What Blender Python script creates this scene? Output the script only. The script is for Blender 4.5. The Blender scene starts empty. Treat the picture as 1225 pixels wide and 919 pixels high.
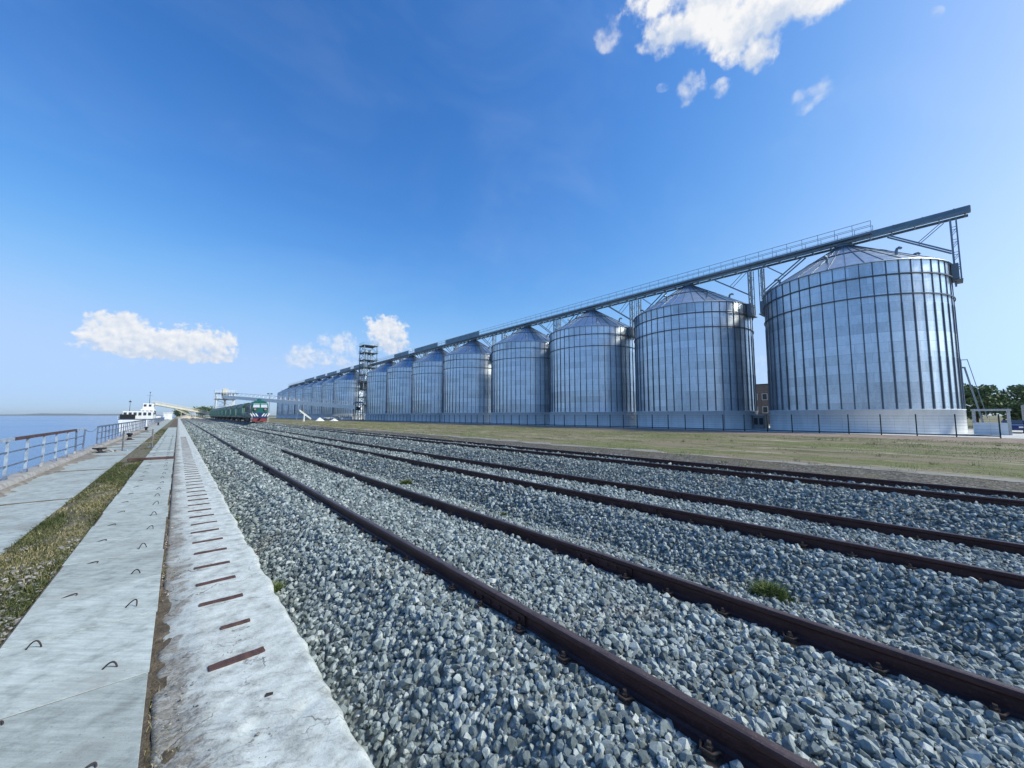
import bpy, bmesh, math, random
import numpy as np
from mathutils import Vector, Matrix
R = math.radians
random.seed(7)
rng = np.random.default_rng(11)
sc = bpy.context.scene
COL = sc.collection

# ------------------------------------------------------------------ helpers
class MB:
    """Collects shapes; build() links them as ONE mesh object."""
    def __init__(s): s.v = []; s.f = []; s.m = []; s.sm = []
    def add(s, vs, fs, mi=0, smooth=False):
        o = len(s.v); s.v += [tuple(v) for v in vs]
        s.f += [tuple(i + o for i in f) for f in fs]
        s.m += [mi] * len(fs); s.sm += [smooth] * len(fs)
    def box(s, x0, x1, y0, y1, z0, z1, mi=0):
        s.add([(x0,y0,z0),(x1,y0,z0),(x1,y1,z0),(x0,y1,z0),(x0,y0,z1),(x1,y0,z1),(x1,y1,z1),(x0,y1,z1)],
              [(3,2,1,0),(4,5,6,7),(0,1,5,4),(1,2,6,5),(2,3,7,6),(3,0,4,7)], mi)
    def cbox(s, x0, x1, y0, y1, z0, z1, c=.02, mi=0):
        """box with chamfered upright and top edges"""
        def ring(z, k): return [(x0+k,y0,z),(x1-k,y0,z),(x1,y0+k,z),(x1,y1-k,z),(x1-k,y1,z),(x0+k,y1,z),(x0,y1-k,z),(x0,y0+k,z)]
        def top(z): return [(x0+c,y0+c,z),(x1-c,y0+c,z),(x1-c,y0+c,z),(x1-c,y1-c,z),(x1-c,y1-c,z),(x0+c,y1-c,z),(x0+c,y1-c,z),(x0+c,y0+c,z)]
        a = ring(z0, c); b = ring(z1-c, c); t = [(x0+c,y0+c,z1),(x1-c,y0+c,z1),(x1-c,y1-c,z1),(x0+c,y1-c,z1)]
        o = a + b + t
        fs = [(i,(i+1)%8,8+(i+1)%8,8+i) for i in range(8)]
        fs += [(8,9,17,16),(9,10,17),(10,11,18,17),(11,12,18),(12,13,19,18),(13,14,19),(14,15,16,19),(15,8,16),(16,17,18,19),tuple(range(7,-1,-1))]
        s.add(o, fs, mi)
    def bar(s, a, b, w, h=None, mi=0):
        """rectangular bar from a to b"""
        h = h or w; a = Vector(a); b = Vector(b); d = (b-a).normalized()
        up = Vector((0,0,1)) if abs(d.z) < .95 else Vector((0,1,0))
        x = d.cross(up).normalized(); y = x.cross(d).normalized()
        vs = [p + x*sx*w/2 + y*sy*h/2 for p in (a,b) for sx,sy in ((-1,-1),(1,-1),(1,1),(-1,1))]
        s.add(vs, [(3,2,1,0),(4,5,6,7),(0,1,5,4),(1,2,6,5),(2,3,7,6),(3,0,4,7)], mi)
    def tube(s, pts, r, n=8, mi=0, cap=True):
        pts = [Vector(p) for p in pts]; rs = r if isinstance(r, (list,tuple)) else [r]*len(pts)
        vs = []; fs = []
        for i,p in enumerate(pts):
            d = (pts[min(i+1,len(pts)-1)] - pts[max(i-1,0)]).normalized()
            up = Vector((0,0,1)) if abs(d.z) < .95 else Vector((0,1,0))
            x = d.cross(up).normalized(); y = x.cross(d).normalized()
            for k in range(n):
                t = 2*math.pi*k/n
                vs.append(p + (x*math.cos(t) + y*math.sin(t))*rs[i])
        for i in range(len(pts)-1):
            for k in range(n): fs.append((i*n+k, i*n+(k+1)%n, (i+1)*n+(k+1)%n, (i+1)*n+k))
        s.add(vs, fs, mi, True)
        if cap:
            s.add(vs[:n], [tuple(range(n-1,-1,-1))], mi); s.add(vs[-n:], [tuple(range(n))], mi)
    def lathe(s, prof, n=48, mi=0, smooth=True, c=(0,0), a0=0., a1=2*math.pi):
        full = abs(a1-a0-2*math.pi) < 1e-6; m = n if full else n+1
        vs = [(c[0]+r*math.sin(a0+(a1-a0)*k/n), c[1]+r*math.cos(a0+(a1-a0)*k/n), z) for r,z in prof for k in range(m)]
        fs = []
        for i in range(len(prof)-1):
            for k in range(n):
                k2 = (k+1) % m
                fs.append((i*m+k2, i*m+k, (i+1)*m+k, (i+1)*m+k2))
        s.add(vs, fs, mi, smooth)
    def extrude_y(s, prof, y0, y1, mi=0, smooth=False, caps=True):
        """closed x-z outline carried along y"""
        n = len(prof); vs = [(x,y0,z) for x,z in prof] + [(x,y1,z) for x,z in prof]
        s.add(vs, [(i,(i+1)%n,n+(i+1)%n,n+i) for i in range(n)], mi, smooth)
        if caps: s.add(vs, [tuple(range(n-1,-1,-1)), tuple(range(n,2*n))], mi)
    def build(s, name, mats, parent=None, loc=(0,0,0), fixn=True):
        me = bpy.data.meshes.new(name); me.from_pydata(s.v, [], s.f)
        for m in (mats if isinstance(mats, (list,tuple)) else [mats]): me.materials.append(m)
        me.polygons.foreach_set('material_index', s.m); me.polygons.foreach_set('use_smooth', s.sm)
        if fixn:
            bm = bmesh.new(); bm.from_mesh(me); bmesh.ops.recalc_face_normals(bm, faces=bm.faces); bm.to_mesh(me); bm.free()
        me.update()
        o = bpy.data.objects.new(name, me); COL.objects.link(o); o.parent = parent; o.location = loc
        return o

def np_mesh(name, V, F, mats, parent=None, smooth=False):
    """mesh from numpy arrays; F is (n,3) or (n,4)"""
    me = bpy.data.meshes.new(name); n, k = F.shape
    me.vertices.add(len(V)); me.vertices.foreach_set('co', np.ascontiguousarray(V, dtype=np.float32).ravel())
    me.loops.add(n*k); me.loops.foreach_set('vertex_index', np.ascontiguousarray(F, dtype=np.int32).ravel())
    me.polygons.add(n); me.polygons.foreach_set('loop_start', np.arange(0, n*k, k, dtype=np.int32))
    for m in (mats if isinstance(mats, (list,tuple)) else [mats]): me.materials.append(m)
    me.update(calc_edges=True); me.validate()
    me.polygons.foreach_set('use_smooth', np.full(len(me.polygons), smooth))
    o = bpy.data.objects.new(name, me); COL.objects.link(o); o.parent = parent
    return o

def tag(o, label=None, cat=None, group=None, kind=None):
    if cat and not kind: kind = 'thing'
    for k, v in (('label',label),('category',cat),('group',group),('kind',kind)):
        if v: o[k] = v
    return o
def thing(name, label, cat, loc=(0,0,0), rz=0, group=None):
    o = bpy.data.objects.new(name, None); COL.objects.link(o); o.empty_display_size = .2
    o.location = loc; o.rotation_euler = (0,0,rz)
    return tag(o, label, cat, group)
def struct(o): o['kind'] = 'structure'; return o
def stuff(o): o['kind'] = 'stuff'; return o
KIDS = {}
def kids(o): return [c for c in COL.objects if c.parent is o]
def dup(root, loc, rz=None, label=None, group=None):
    c = root.copy(); COL.objects.link(c); c.location = loc
    if rz is not None: c.rotation_euler = (0,0,rz)
    if label: c['label'] = label
    if group: c['group'] = group
    for k in kids(root):
        d = k.copy(); COL.objects.link(d); d.parent = c
        for g in kids(k):
            e = g.copy(); COL.objects.link(e); e.parent = d
    return c
ORD = ['first','second','third','fourth','fifth','sixth','seventh','eighth','ninth','tenth','eleventh','twelfth','thirteenth','fourteenth']

def vnoise(x, y, seed=0):
    """smooth 2D value noise, numpy"""
    xi = np.floor(x).astype(np.int64); yi = np.floor(y).astype(np.int64); fx = x-xi; fy = y-yi
    fx = fx*fx*(3-2*fx); fy = fy*fy*(3-2*fy)
    def h(a, b):
        n = (a*374761393 + b*668265263 + seed*974634541) & 0x7fffffff
        n = ((n ^ (n >> 13)) * 1274126177) & 0x7fffffff
        return ((n ^ (n >> 16)) & 0xffff) / 65535.0
    return (h(xi,yi)*(1-fx)+h(xi+1,yi)*fx)*(1-fy) + (h(xi,yi+1)*(1-fx)+h(xi+1,yi+1)*fx)*fy
def fbm(x, y, o=4, seed=0):
    s = 0; a = .5
    for k in range(o): s = s + a*vnoise(x, y, seed+k); x = x*2.03; y = y*2.03; a *= .5
    return s

# ------------------------------------------------------------------ materials
class NT:
    def __init__(s, m): s.t = m.node_tree; s.n = s.t.nodes; s.l = s.t.links
    def new(s, typ, **kw):
        n = s.n.new(typ)
        for k, v in kw.items():
            if k.startswith('_'): setattr(n, k[1:], v)
        for k, v in kw.items():
            if not k.startswith('_'): s.set(n.inputs[int(k[1:])] if k[0]=='i' and k[1:].isdigit() else n.inputs[k], v)
        return n
    def set(s, sock, v):
        if hasattr(v, 'is_output') or isinstance(v, bpy.types.NodeSocket): s.l.new(v, sock)
        else: sock.default_value = v
    def math(s, op, a, b=0., c=0., clamp=False):
        n = s.n.new('ShaderNodeMath'); n.operation = op; n.use_clamp = clamp
        for i, v in enumerate((a,b,c)): s.set(n.inputs[i], v)
        return n.outputs[0]
    def mix(s, f, a, b, mode='MIX'):
        n = s.n.new('ShaderNodeMix'); n.data_type = 'RGBA'; n.blend_type = mode; n.clamp_result = False
        s.set(n.inputs[0], f); s.set(n.inputs[6], a); s.set(n.inputs[7], b)
        return n.outputs[2]
    def noise(s, vec, scale, detail=5, rough=.55, dist=0.):
        n = s.n.new('ShaderNodeTexNoise'); s.set(n.inputs['Vector'], vec)
        n.inputs['Scale'].default_value = scale; n.inputs['Detail'].default_value = detail
        n.inputs['Roughness'].default_value = rough; n.inputs['Distortion'].default_value = dist
        return n.outputs[0]
    def ramp(s, f, pts, interp='LINEAR'):
        n = s.n.new('ShaderNodeValToRGB'); s.set(n.inputs[0], f); e = n.color_ramp.elements; n.color_ramp.interpolation = interp
        while len(e) < len(pts): e.new(.5)
        for q, (p, c) in zip(e, pts):
            q.position = p; q.color = tuple(c)+(1,) if not isinstance(c, (int,float)) else (c,c,c,1)
        return n.outputs[0]
    def step(s, x, a, b):
        n = s.n.new('ShaderNodeMapRange'); n.interpolation_type = 'SMOOTHSTEP'
        s.set(n.inputs[0], x); s.set(n.inputs[1], a); s.set(n.inputs[2], b); return n.outputs[0]
    def bump(s, h, strength, dist, normal=None):
        n = s.n.new('ShaderNodeBump'); s.set(n.inputs['Height'], h); n.inputs['Strength'].default_value = strength; n.inputs['Distance'].default_value = dist
        if normal is not None: s.l.new(normal, n.inputs['Normal'])
        return n.outputs[0]
def mat(name):
    m = bpy.data.materials.new(name); m.use_nodes = True
    t = NT(m); b = t.n['Principled BSDF']; b.inputs['Specular IOR Level'].default_value = .3
    return m, t, b
def c4(c): return tuple(c)+(1,)
def obj_co(t): return t.new('ShaderNodeNewGeometry').outputs['Position']

def simple(name, col, rough=.6, metal=0., var=.25, scale=2., bump=.0, spec=.3):
    """paint or plastic with blotchy wear"""
    m, t, b = mat(name); p = t.new('ShaderNodeTexCoord').outputs['Object']
    n = t.noise(p, scale, 6, .6)
    d = tuple(x*(1-var) for x in col); l = tuple(min(1, x*(1+var*.5)) for x in col)
    t.set(b.inputs['Base Color'], t.ramp(n, [(.3,d),(.7,l)]))
    t.set(b.inputs['Roughness'], t.math('MULTIPLY_ADD', n, .25, rough-.12)); b.inputs['Metallic'].default_value = metal
    b.inputs['Specular IOR Level'].default_value = spec
    if bump: t.set(b.inputs['Normal'], t.bump(t.noise(p, scale*8, 4), bump, .02))
    return m

def concrete(name, col, dirt=(.16,.14,.11), dirt_amt=.5, grit=1., seed=0., per_object=.0):
    m, t, b = mat(name); p = obj_co(t)
    p = t.new('ShaderNodeVectorMath', _operation='ADD', i0=p, i1=(seed, seed*.7, 0)).outputs[0]
    if per_object:   # every piece was cast on its own
        r = t.new('ShaderNodeObjectInfo').outputs['Random']
        p = t.new('ShaderNodeVectorMath', _operation='ADD', i0=p, i1=t.new('ShaderNodeCombineXYZ', i0=t.math('MULTIPLY', r, 37.), i1=t.math('MULTIPLY', r, 91.), i2=0.).outputs[0]).outputs[0]
    rot = t.new('ShaderNodeVectorRotate', _rotation_type='Z_AXIS', Vector=p, Angle=.75).outputs[0]
    brush = t.noise(t.new('ShaderNodeVectorMath', _operation='MULTIPLY', i0=rot, i1=(3., 28., 1.)).outputs[0], 1., 6, .7)
    big = t.noise(p, 1.1, 6, .62); mid = t.noise(p, 5.5, 8, .7); fine = t.noise(p, 48, 5, .7); spk = t.noise(p, 130, 3, .6)
    base = t.ramp(mid, [(.36, tuple(x*.70 for x in col)), (.5, col), (.64, tuple(min(.9,x*1.12) for x in col))])
    base = t.mix(1., base, t.ramp(brush, [(.36,.80),(.64,1.10)]), 'MULTIPLY')
    d = t.math('MULTIPLY', t.step(big, .50, .68), dirt_amt, clamp=True)
    base = t.mix(t.math('MULTIPLY', d, t.step(mid, .38, .6)), base, c4(dirt))
    base = t.mix(t.math('MULTIPLY', t.step(spk, .60, .68), .55), base, c4(tuple(x*.38 for x in col)))
    base = t.mix(t.math('MULTIPLY', t.step(fine, .52, .72), .35), base, c4(tuple(x*.55 for x in col)))
    pits = t.step(t.new('ShaderNodeTexVoronoi', Vector=p, Scale=17.).outputs['Distance'], .10, .05)
    pits = t.math('MULTIPLY', pits, t.step(big, .42, .55)); base = t.mix(t.math('MULTIPLY', pits, .7), base, c4(tuple(x*.3 for x in col)))
    if per_object:
        k = t.math('MULTIPLY_ADD', r, per_object, 1-per_object*.75)
        base = t.mix(1.0, base, t.new('ShaderNodeCombineColor', i0=k, i1=k, i2=k).outputs[0], 'MULTIPLY')
    t.set(b.inputs['Base Color'], base); b.inputs['Roughness'].default_value = .85
    h = t.math('ADD', t.math('MULTIPLY', fine, .6), t.math('ADD', t.math('MULTIPLY', brush, .35), t.math('SUBTRACT', t.math('MULTIPLY', spk, .3), pits)))
    t.set(b.inputs['Normal'], t.bump(h, .35*grit, .008))
    return m

M = {}
M['slab'] = concrete('slab_concrete', (.43,.475,.44), (.25,.25,.225), .8, 1., 3.1, .36)
M['path'] = concrete('path_concrete', (.37,.415,.395), (.20,.19,.165), .85, 1., 11.)
M['kerb'] = concrete('kerb_concrete', (.33,.32,.30), (.16,.12,.09), .9, 1.3, 21.)
M['pale_concrete'] = concrete('pale_concrete', (.55,.55,.53), (.36,.34,.31), .4, .6, 31.)
M['road'] = concrete('road_surface', (.27,.255,.225), (.13,.115,.075), 1.0, .8, 41.)

# eroded concrete of the long beam: dirt creeps in from the side next to the slabs
m, t, b = mat('beam_concrete'); p = obj_co(t)
sep = t.new('ShaderNodeSeparateXYZ', i0=p).outputs
rot = t.new('ShaderNodeVectorRotate', _rotation_type='Z_AXIS', Vector=p, Angle=.65).outputs[0]
streak = t.noise(t.new('ShaderNodeVectorMath', _operation='MULTIPLY', i0=rot, i1=(5., 17., 1.)).outputs[0], 1., 7, .72, .4)
mid = t.noise(p, 6, 9, .72); fine = t.noise(p, 38, 6, .72); spk = t.noise(p, 120, 3, .65); big = t.noise(p, 1.3, 6, .65)
base = t.ramp(mid, [(.34,(.25,.265,.245)),(.47,(.45,.48,.445)),(.62,(.59,.625,.585))])
nearw = t.step(sep[1], 4.6, 2.4)
edge = t.math('ADD', t.math('MULTIPLY', sep[0], -3.4), t.math('MULTIPLY_ADD', mid, 3.0, -.95))
edge = t.math('ADD', edge, t.math('MULTIPLY_ADD', big, 2.6, -1.2))
dirt = t.step(t.math('ADD', edge, t.math('MULTIPLY', nearw, .35)), .10, .55)
base = t.mix(t.math('MULTIPLY', dirt, .85), base, t.ramp(fine, [(.32,(.07,.058,.042)),(.5,(.19,.165,.13)),(.7,(.36,.33,.28))]))
# rough broken surface close by: raw aggregate shows in streaks
raw = t.math('MULTIPLY', t.math('MULTIPLY_ADD', nearw, .8, .18), t.step(t.math('ADD', streak, t.math('MULTIPLY', sep[0], -.16)), .42, .58))
base = t.mix(t.math('MULTIPLY', raw, .75), base, t.ramp(fine, [(.38,(.10,.10,.09)),(.5,(.31,.315,.295)),(.62,(.58,.60,.565))]))
base = t.mix(t.math('MULTIPLY', t.step(fine, .55, .68), .45), base, (.24,.235,.22,1))
base = t.mix(t.math('MULTIPLY', t.step(spk, .60, .68), .6), base, (.15,.145,.135,1))
vor = t.new('ShaderNodeTexVoronoi', _feature='DISTANCE_TO_EDGE', Vector=t.new('ShaderNodeVectorMath', _operation='ADD', i0=p, i1=t.new('ShaderNodeVectorMath', _operation='SCALE', i0=t.new('ShaderNodeTexNoise', Vector=p, Scale=3., Detail=6.).outputs[1], Scale=.6).outputs[0]).outputs[0], Scale=1.0).outputs[0]
crack = t.math('MULTIPLY', t.step(vor, .008, .001), t.step(big, .44, .56))
base = t.mix(t.math('MULTIPLY', crack, .75), base, (.09,.085,.075,1))
t.set(b.inputs['Base Color'], base); b.inputs['Roughness'].default_value = .9
bh = t.math('ADD', t.math('MULTIPLY', fine, t.math('MULTIPLY_ADD', raw, 1.2, .5)), t.math('ADD', t.math('MULTIPLY', spk, .3), t.math('MULTIPLY', crack, -.8)))
t.set(b.inputs['Normal'], t.bump(bh, .5, .012))
M['beam'] = m

# crushed stone: every stone its own grey
m, t, b = mat('crushed_stone'); p = obj_co(t)
ri = t.new('ShaderNodeNewGeometry').outputs['Random Per Island']
base = t.ramp(ri, [(0,(.095,.12,.12)),(.3,(.175,.21,.21)),(.65,(.285,.335,.33)),(.9,(.40,.45,.435)),(1,(.51,.54,.51))])
n1 = t.noise(p, 70, 5, .7)
base = t.mix(1., base, t.ramp(n1, [(.3,.68),(.7,1.12)]), 'MULTIPLY')
base = t.mix(t.math('MULTIPLY', t.step(t.noise(p, .7, 4), .58, .72), .30), base, (.20,.16,.12,1))
t.set(b.inputs['Base Color'], base); b.inputs['Roughness'].default_value = .8
t.set(b.inputs['Normal'], t.bump(n1, .35, .01))
M['stone'] = m
# ballast bed below the loose stones, and all that is seen of it far off
m, t, b = mat('ballast'); p = obj_co(t)
v = t.new('ShaderNodeTexVoronoi', Vector=p, Scale=15.); v2 = t.new('ShaderNodeTexVoronoi', Vector=p, Scale=6.)
sepc = t.new('ShaderNodeSeparateColor', i0=v.outputs['Color']).outputs
base = t.ramp(sepc[0], [(0,(.14,.155,.145)),(.4,(.29,.32,.30)),(.8,(.42,.46,.43)),(1,(.56,.57,.53))])
base = t.mix(t.step(v.outputs['Distance'], .25, .75), base, (.11,.12,.11,1))
base = t.mix(t.math('MULTIPLY', t.step(t.noise(p, .5, 5), .52, .7), .25), base, (.18,.155,.11,1))
t.set(b.inputs['Base Color'], base); b.inputs['Roughness'].default_value = .9
t.set(b.inputs['Normal'], t.bump(t.math('ADD', v.outputs['Distance'], t.math('MULTIPLY', v2.outputs['Distance'], .6)), 1., -.05))
M['ballast'] = m
# dirt under grass, in gaps
m, t, b = mat('dirt'); p = obj_co(t)
base = t.ramp(t.noise(p, 9, 8, .7), [(.3,(.05,.04,.028)),(.55,(.14,.11,.075)),(.75,(.27,.23,.17))])
t.set(b.inputs['Base Color'], base); b.inputs['Roughness'].default_value = .95
t.set(b.inputs['Normal'], t.bump(t.noise(p, 40, 6, .7), .9, .03)); M['dirt'] = m
m, t, b = mat('dry_soil'); p = obj_co(t)
base = t.ramp(t.noise(p, 11, 8, .72), [(.3,(.055,.05,.033)),(.5,(.16,.14,.095)),(.72,(.31,.28,.22))])
base = t.mix(t.step(t.noise(p, 3.5, 5, .7), .5, .62), base, t.ramp(t.noise(p, 60, 4, .7), [(.35,(.05,.06,.022)),(.65,(.15,.155,.065))]))
t.set(b.inputs['Base Color'], base); b.inputs['Roughness'].default_value = .95
t.set(b.inputs['Normal'], t.bump(t.noise(p, 45, 6, .75), 1., .03)); M['dry_soil'] = m
# open ground: dry grass, green patches, bare soil
m, t, b = mat('dry_ground'); p = obj_co(t)
st = t.new('ShaderNodeVectorMath', _operation='MULTIPLY', i0=p, i1=(1., .35, 1.)).outputs[0]
a = t.noise(st, .16, 6, .6); c = t.noise(st, .8, 9, .74); d = t.noise(p, 5, 8, .76)
base = t.ramp(c, [(.38,(.085,.075,.042)),(.5,(.19,.175,.10)),(.63,(.35,.315,.215))])
base = t.mix(t.math('MULTIPLY', t.step(a, .46, .53), .8), base, t.ramp(d, [(.4,(.06,.085,.022)),(.6,(.19,.205,.065))]))
base = t.mix(t.math('MULTIPLY', t.step(t.noise(st, .33, 7, .70), .52, .57), .8), base, (.23,.18,.13,1))
base = t.mix(t.math('MULTIPLY', t.step(d, .5, .75), .4), base, (.10,.085,.05,1))
t.set(b.inputs['Base Color'], base); b.inputs['Roughness'].default_value = .95
t.set(b.inputs['Normal'], t.bump(d, .8, .08)); M['ground'] = m
# reddish gravel track
m, t, b = mat('gravel_track'); p = obj_co(t)
base = t.ramp(t.noise(p, 1.2, 8, .7), [(.3,(.15,.115,.09)),(.55,(.28,.215,.17)),(.75,(.37,.31,.26))])
t.set(b.inputs['Base Color'], base); b.inputs['Roughness'].default_value = .95
t.set(b.inputs['Normal'], t.bump(t.noise(p, 12, 6, .7), .7, .05)); M['track'] = m
# dark old gravel next to the outer track
m, t, b = mat('dark_gravel'); p = obj_co(t)
v = t.new('ShaderNodeTexVoronoi', Vector=p, Scale=16.)
base = t.ramp(t.new('ShaderNodeSeparateColor', i0=v.outputs['Color']).outputs[0], [(0,(.035,.032,.026)),(.6,(.10,.092,.075)),(1,(.24,.22,.185))])
base = t.mix(t.step(t.noise(p, .6, 6, .65), .5, .66), base, t.ramp(t.noise(p, 14, 5, .7), [(.35,(.06,.055,.03)),(.65,(.19,.165,.11))]))
t.set(b.inputs['Base Color'], base); b.inputs['Roughness'].default_value = .95
t.set(b.inputs['Normal'], t.bump(v.outputs['Distance'], 1., -.04)); M['dark_gravel'] = m
M['drift'] = simple('dust_drift', (.23,.21,.18), .95, 0, .55, 5., .4)
M['screen'] = simple('windscreen_painted_reflection', (.55,.62,.68), .12, 0, .1, 1., 0, .6)  # locomotive windscreen: bright sky reflection put into a pale base colour
# blades: per blade green or straw
def blade_mat(name, pts):
    m, t, b = mat(name); ri = t.new('ShaderNodeNewGeometry').outputs['Random Per Island']
    t.set(b.inputs['Base Color'], t.ramp(ri, pts)); b.inputs['Roughness'].default_value = .7
    b.inputs['Subsurface Weight'].default_value = 0.
    return m
M['grass'] = blade_mat('grass_blades', [(0,(.05,.06,.02)),(.3,(.12,.13,.045)),(.55,(.24,.21,.10)),(1,(.42,.36,.22))])
M['green_blade'] = blade_mat('green_blades', [(0,(.025,.04,.012)),(.5,(.06,.08,.025)),(.85,(.12,.13,.045)),(1,(.24,.21,.11))])
M['straw'] = blade_mat('straw_blades', [(0,(.10,.13,.035)),(.35,(.19,.21,.075)),(.7,(.33,.31,.165)),(1,(.47,.43,.27))])
M['weed'] = blade_mat('weed_leaves', [(0,(.035,.06,.014)),(.5,(.085,.13,.03)),(1,(.20,.23,.075))])
M['leaf'] = blade_mat('tree_leaves', [(0,(.05,.09,.03)),(.5,(.10,.16,.055)),(1,(.18,.24,.09))])
M['bark'] = simple('bark', (.09,.07,.05), .9, 0, .4, 6)
# rusted steel
def rust(name, a, b_, rough=.6, metal=.0):
    m, t, b = mat(name); p = obj_co(t)
    st = t.new('ShaderNodeVectorMath', _operation='MULTIPLY', i0=p, i1=(6., 1., 6.)).outputs[0]
    n = t.noise(st, 4, 7, .65); f = t.noise(p, 60, 4, .6)
    base = t.ramp(n, [(.3,a),(.7,b_)])
    base = t.mix(t.math('MULTIPLY', t.step(f, .55, .75), .4), base, c4(tuple(x*1.9 for x in b_)))
    t.set(b.inputs['Base Color'], base); t.set(b.inputs['Roughness'], t.math('MULTIPLY_ADD', f, .3, rough-.15)); b.inputs['Metallic'].default_value = metal
    fl = t.noise(p, 22, 6, .75)
    base = t.mix(t.math('MULTIPLY', t.step(fl, .56, .66), .45), base, c4((b_[0]*1.9, b_[1]*1.5, b_[2]*1.25)))
    t.set(b.inputs['Base Color'], base)
    t.set(b.inputs['Normal'], t.bump(t.math('ADD', f, fl), .35, .006)); return m
M['rail'] = rust('rail_rust', (.034,.015,.015), (.082,.034,.032), .5)
M['rail_top'] = rust('rail_running_surface', (.055,.038,.036), (.13,.098,.095), .42, .3)
M['rust_plate'] = rust('rust_plate', (.05,.03,.026), (.115,.06,.048), .7)
M['rebar'] = rust('rebar', (.02,.016,.015), (.05,.035,.03), .6)
M['fast'] = rust('fastener_rust', (.035,.024,.02), (.10,.07,.055), .8)
# galvanised sheet with panels
def galv(name, col, rough, panels=True, metal=.9):
    m, t, b = mat(name)
    if panels:
        uv = t.new('ShaderNodeTexCoord').outputs['UV']
        br = t.new('ShaderNodeTexBrick', Vector=uv, Color1=(0,0,0,1), Color2=(1,1,1,1), Mortar=(.35,.35,.35,1), Scale=1.)
        br.inputs['Mortar Size'].default_value = .012; br.inputs['Brick Width'].default_value = 2.9; br.inputs['Row Height'].default_value = 1.12
        v = t.new('ShaderNodeSeparateColor', i0=br.outputs['Color']).outputs[0]
        info = t.new('ShaderNodeObjectInfo').outputs['Random']
        spz = t.new('ShaderNodeSeparateXYZ', i0=uv).outputs
        row = t.new('ShaderNodeTexWhiteNoise', _noise_dimensions='2D', Vector=t.new('ShaderNodeCombineXYZ', i0=t.math('FLOOR', t.math('DIVIDE', spz[1], 2.24)), i1=info).outputs[0]).outputs[0]
        n = t.noise(uv, .45, 6, .6); f = t.noise(t.new('ShaderNodeVectorMath', _operation='MULTIPLY', i0=uv, i1=(1.,.25,1.)).outputs[0], 2.5, 6, .7)
        spang = t.new('ShaderNodeTexVoronoi', Vector=uv, Scale=9.).outputs['Color']
        sp = t.new('ShaderNodeSeparateColor', i0=spang).outputs[0]
        k = t.math('ADD', t.math('MULTIPLY', v, .20), t.math('MULTIPLY', row, .26))
        k = t.math('ADD', k, t.math('MULTIPLY', t.math('SUBTRACT', n, .5), .35)); k = t.math('ADD', k, t.math('MULTIPLY', t.math('SUBTRACT', f, .5), .5))
        k = t.math('ADD', k, t.math('MULTIPLY', sp, .10))
        k = t.math('ADD', k, .66, clamp=False)
        base = t.mix(1., c4(col), t.new('ShaderNodeCombineColor', i0=k, i1=k, i2=k).outputs[0], 'MULTIPLY')
        base = t.mix(br.outputs['Fac'], base, c4(tuple(x*.55 for x in col)))
        t.set(b.inputs['Base Color'], base)
        t.set(b.inputs['Roughness'], t.math('ADD', t.math('MULTIPLY', row, .10), t.math('MULTIPLY_ADD', n, .14, rough-.12)))
        wv = t.math('SINE', t.math('MULTIPLY', spz[1], 2*math.pi/.14))
        t.set(b.inputs['Normal'], t.bump(t.math('ADD', wv, t.math('MULTIPLY', n, 6.)), .22, .012))
    else:
        p = t.new('ShaderNodeTexCoord').outputs['Object']; n = t.noise(p, 1.3, 6, .65)
        t.set(b.inputs['Base Color'], t.ramp(n, [(.3,tuple(x*.7 for x in col)),(.7,col)]))
        t.set(b.inputs['Roughness'], t.math('MULTIPLY_ADD', n, .3, rough-.15))
    b.inputs['Metallic'].default_value = metal
    if panels:
        b.inputs['Anisotropic'].default_value = .5; b.inputs['Anisotropic Rotation'].default_value = .25
        tg = t.new('ShaderNodeTangent'); tg.direction_type = 'RADIAL'; tg.axis = 'Z'; t.l.new(tg.outputs[0], b.inputs['Tangent'])
    return m
M['galv'] = galv('galvanised_shell', (.68,.74,.79), .36, True, .95)
M['galv_roof'] = galv('galvanised_roof', (.62,.70,.76), .38, False, .95)
M['galv_rib'] = galv('galvanised_rib', (.13,.165,.20), .5, False, .5)
M['steel'] = galv('steelwork', (.24,.30,.34), .5, False, .5)
M['gallery'] = simple('gallery_paint', (.20,.28,.32), .5, .2, .35, .6)
M['dark_steel'] = simple('dark_steel', (.05,.06,.07), .6, .3, .3, 1.)
M['white'] = simple('white_paint', (.80,.81,.79), .5, 0, .18, 1.2)
M['cream'] = simple('cream_paint', (.66,.62,.50), .6, 0, .2, .8)
M['tan'] = simple('pale_sand', (.55,.47,.34), .9, 0, .25, .6, .3)
M['rail_white'] = simple('chipped_white_paint', (.36,.43,.51), .55, 0, .5, 5.)
M['rail_dark'] = simple('worn_dark_red_paint', (.10,.055,.05), .6, 0, .6, 4.)
M['rail_blue'] = simple('worn_blue_grey_paint', (.13,.17,.24), .6, 0, .5, 4.)
M['old_steel'] = simple('old_grey_paint', (.22,.21,.20), .6, 0, .5, 4.)
M['green'] = simple('wagon_green', (.035,.085,.055), .45, 0, .45, .8)
M['wagon_grey'] = simple('wagon_pale_side', (.20,.36,.27), .32, 0, .4, .7)
M['loco_green'] = simple('locomotive_green', (.012,.13,.11), .4, 0, .3, 1.)
M['loco_dark'] = simple('locomotive_dark_green', (.012,.04,.032), .5, 0, .4, 1.)
M['loco_blue'] = simple('locomotive_blue', (.02,.045,.14), .4, 0, .3, 1.)
M['red'] = simple('red_paint', (.16,.014,.016), .5, 0, .3, 1.5)
M['black'] = simple('black_paint', (.015,.016,.018), .6, 0, .3, 1.5)
M['fence_green'] = simple('fence_green', (.012,.045,.05), .5, 0, .3, 2.)
M['brick'] = simple('brick_wall', (.20,.155,.14), .9, 0, .4, 3.)
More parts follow.
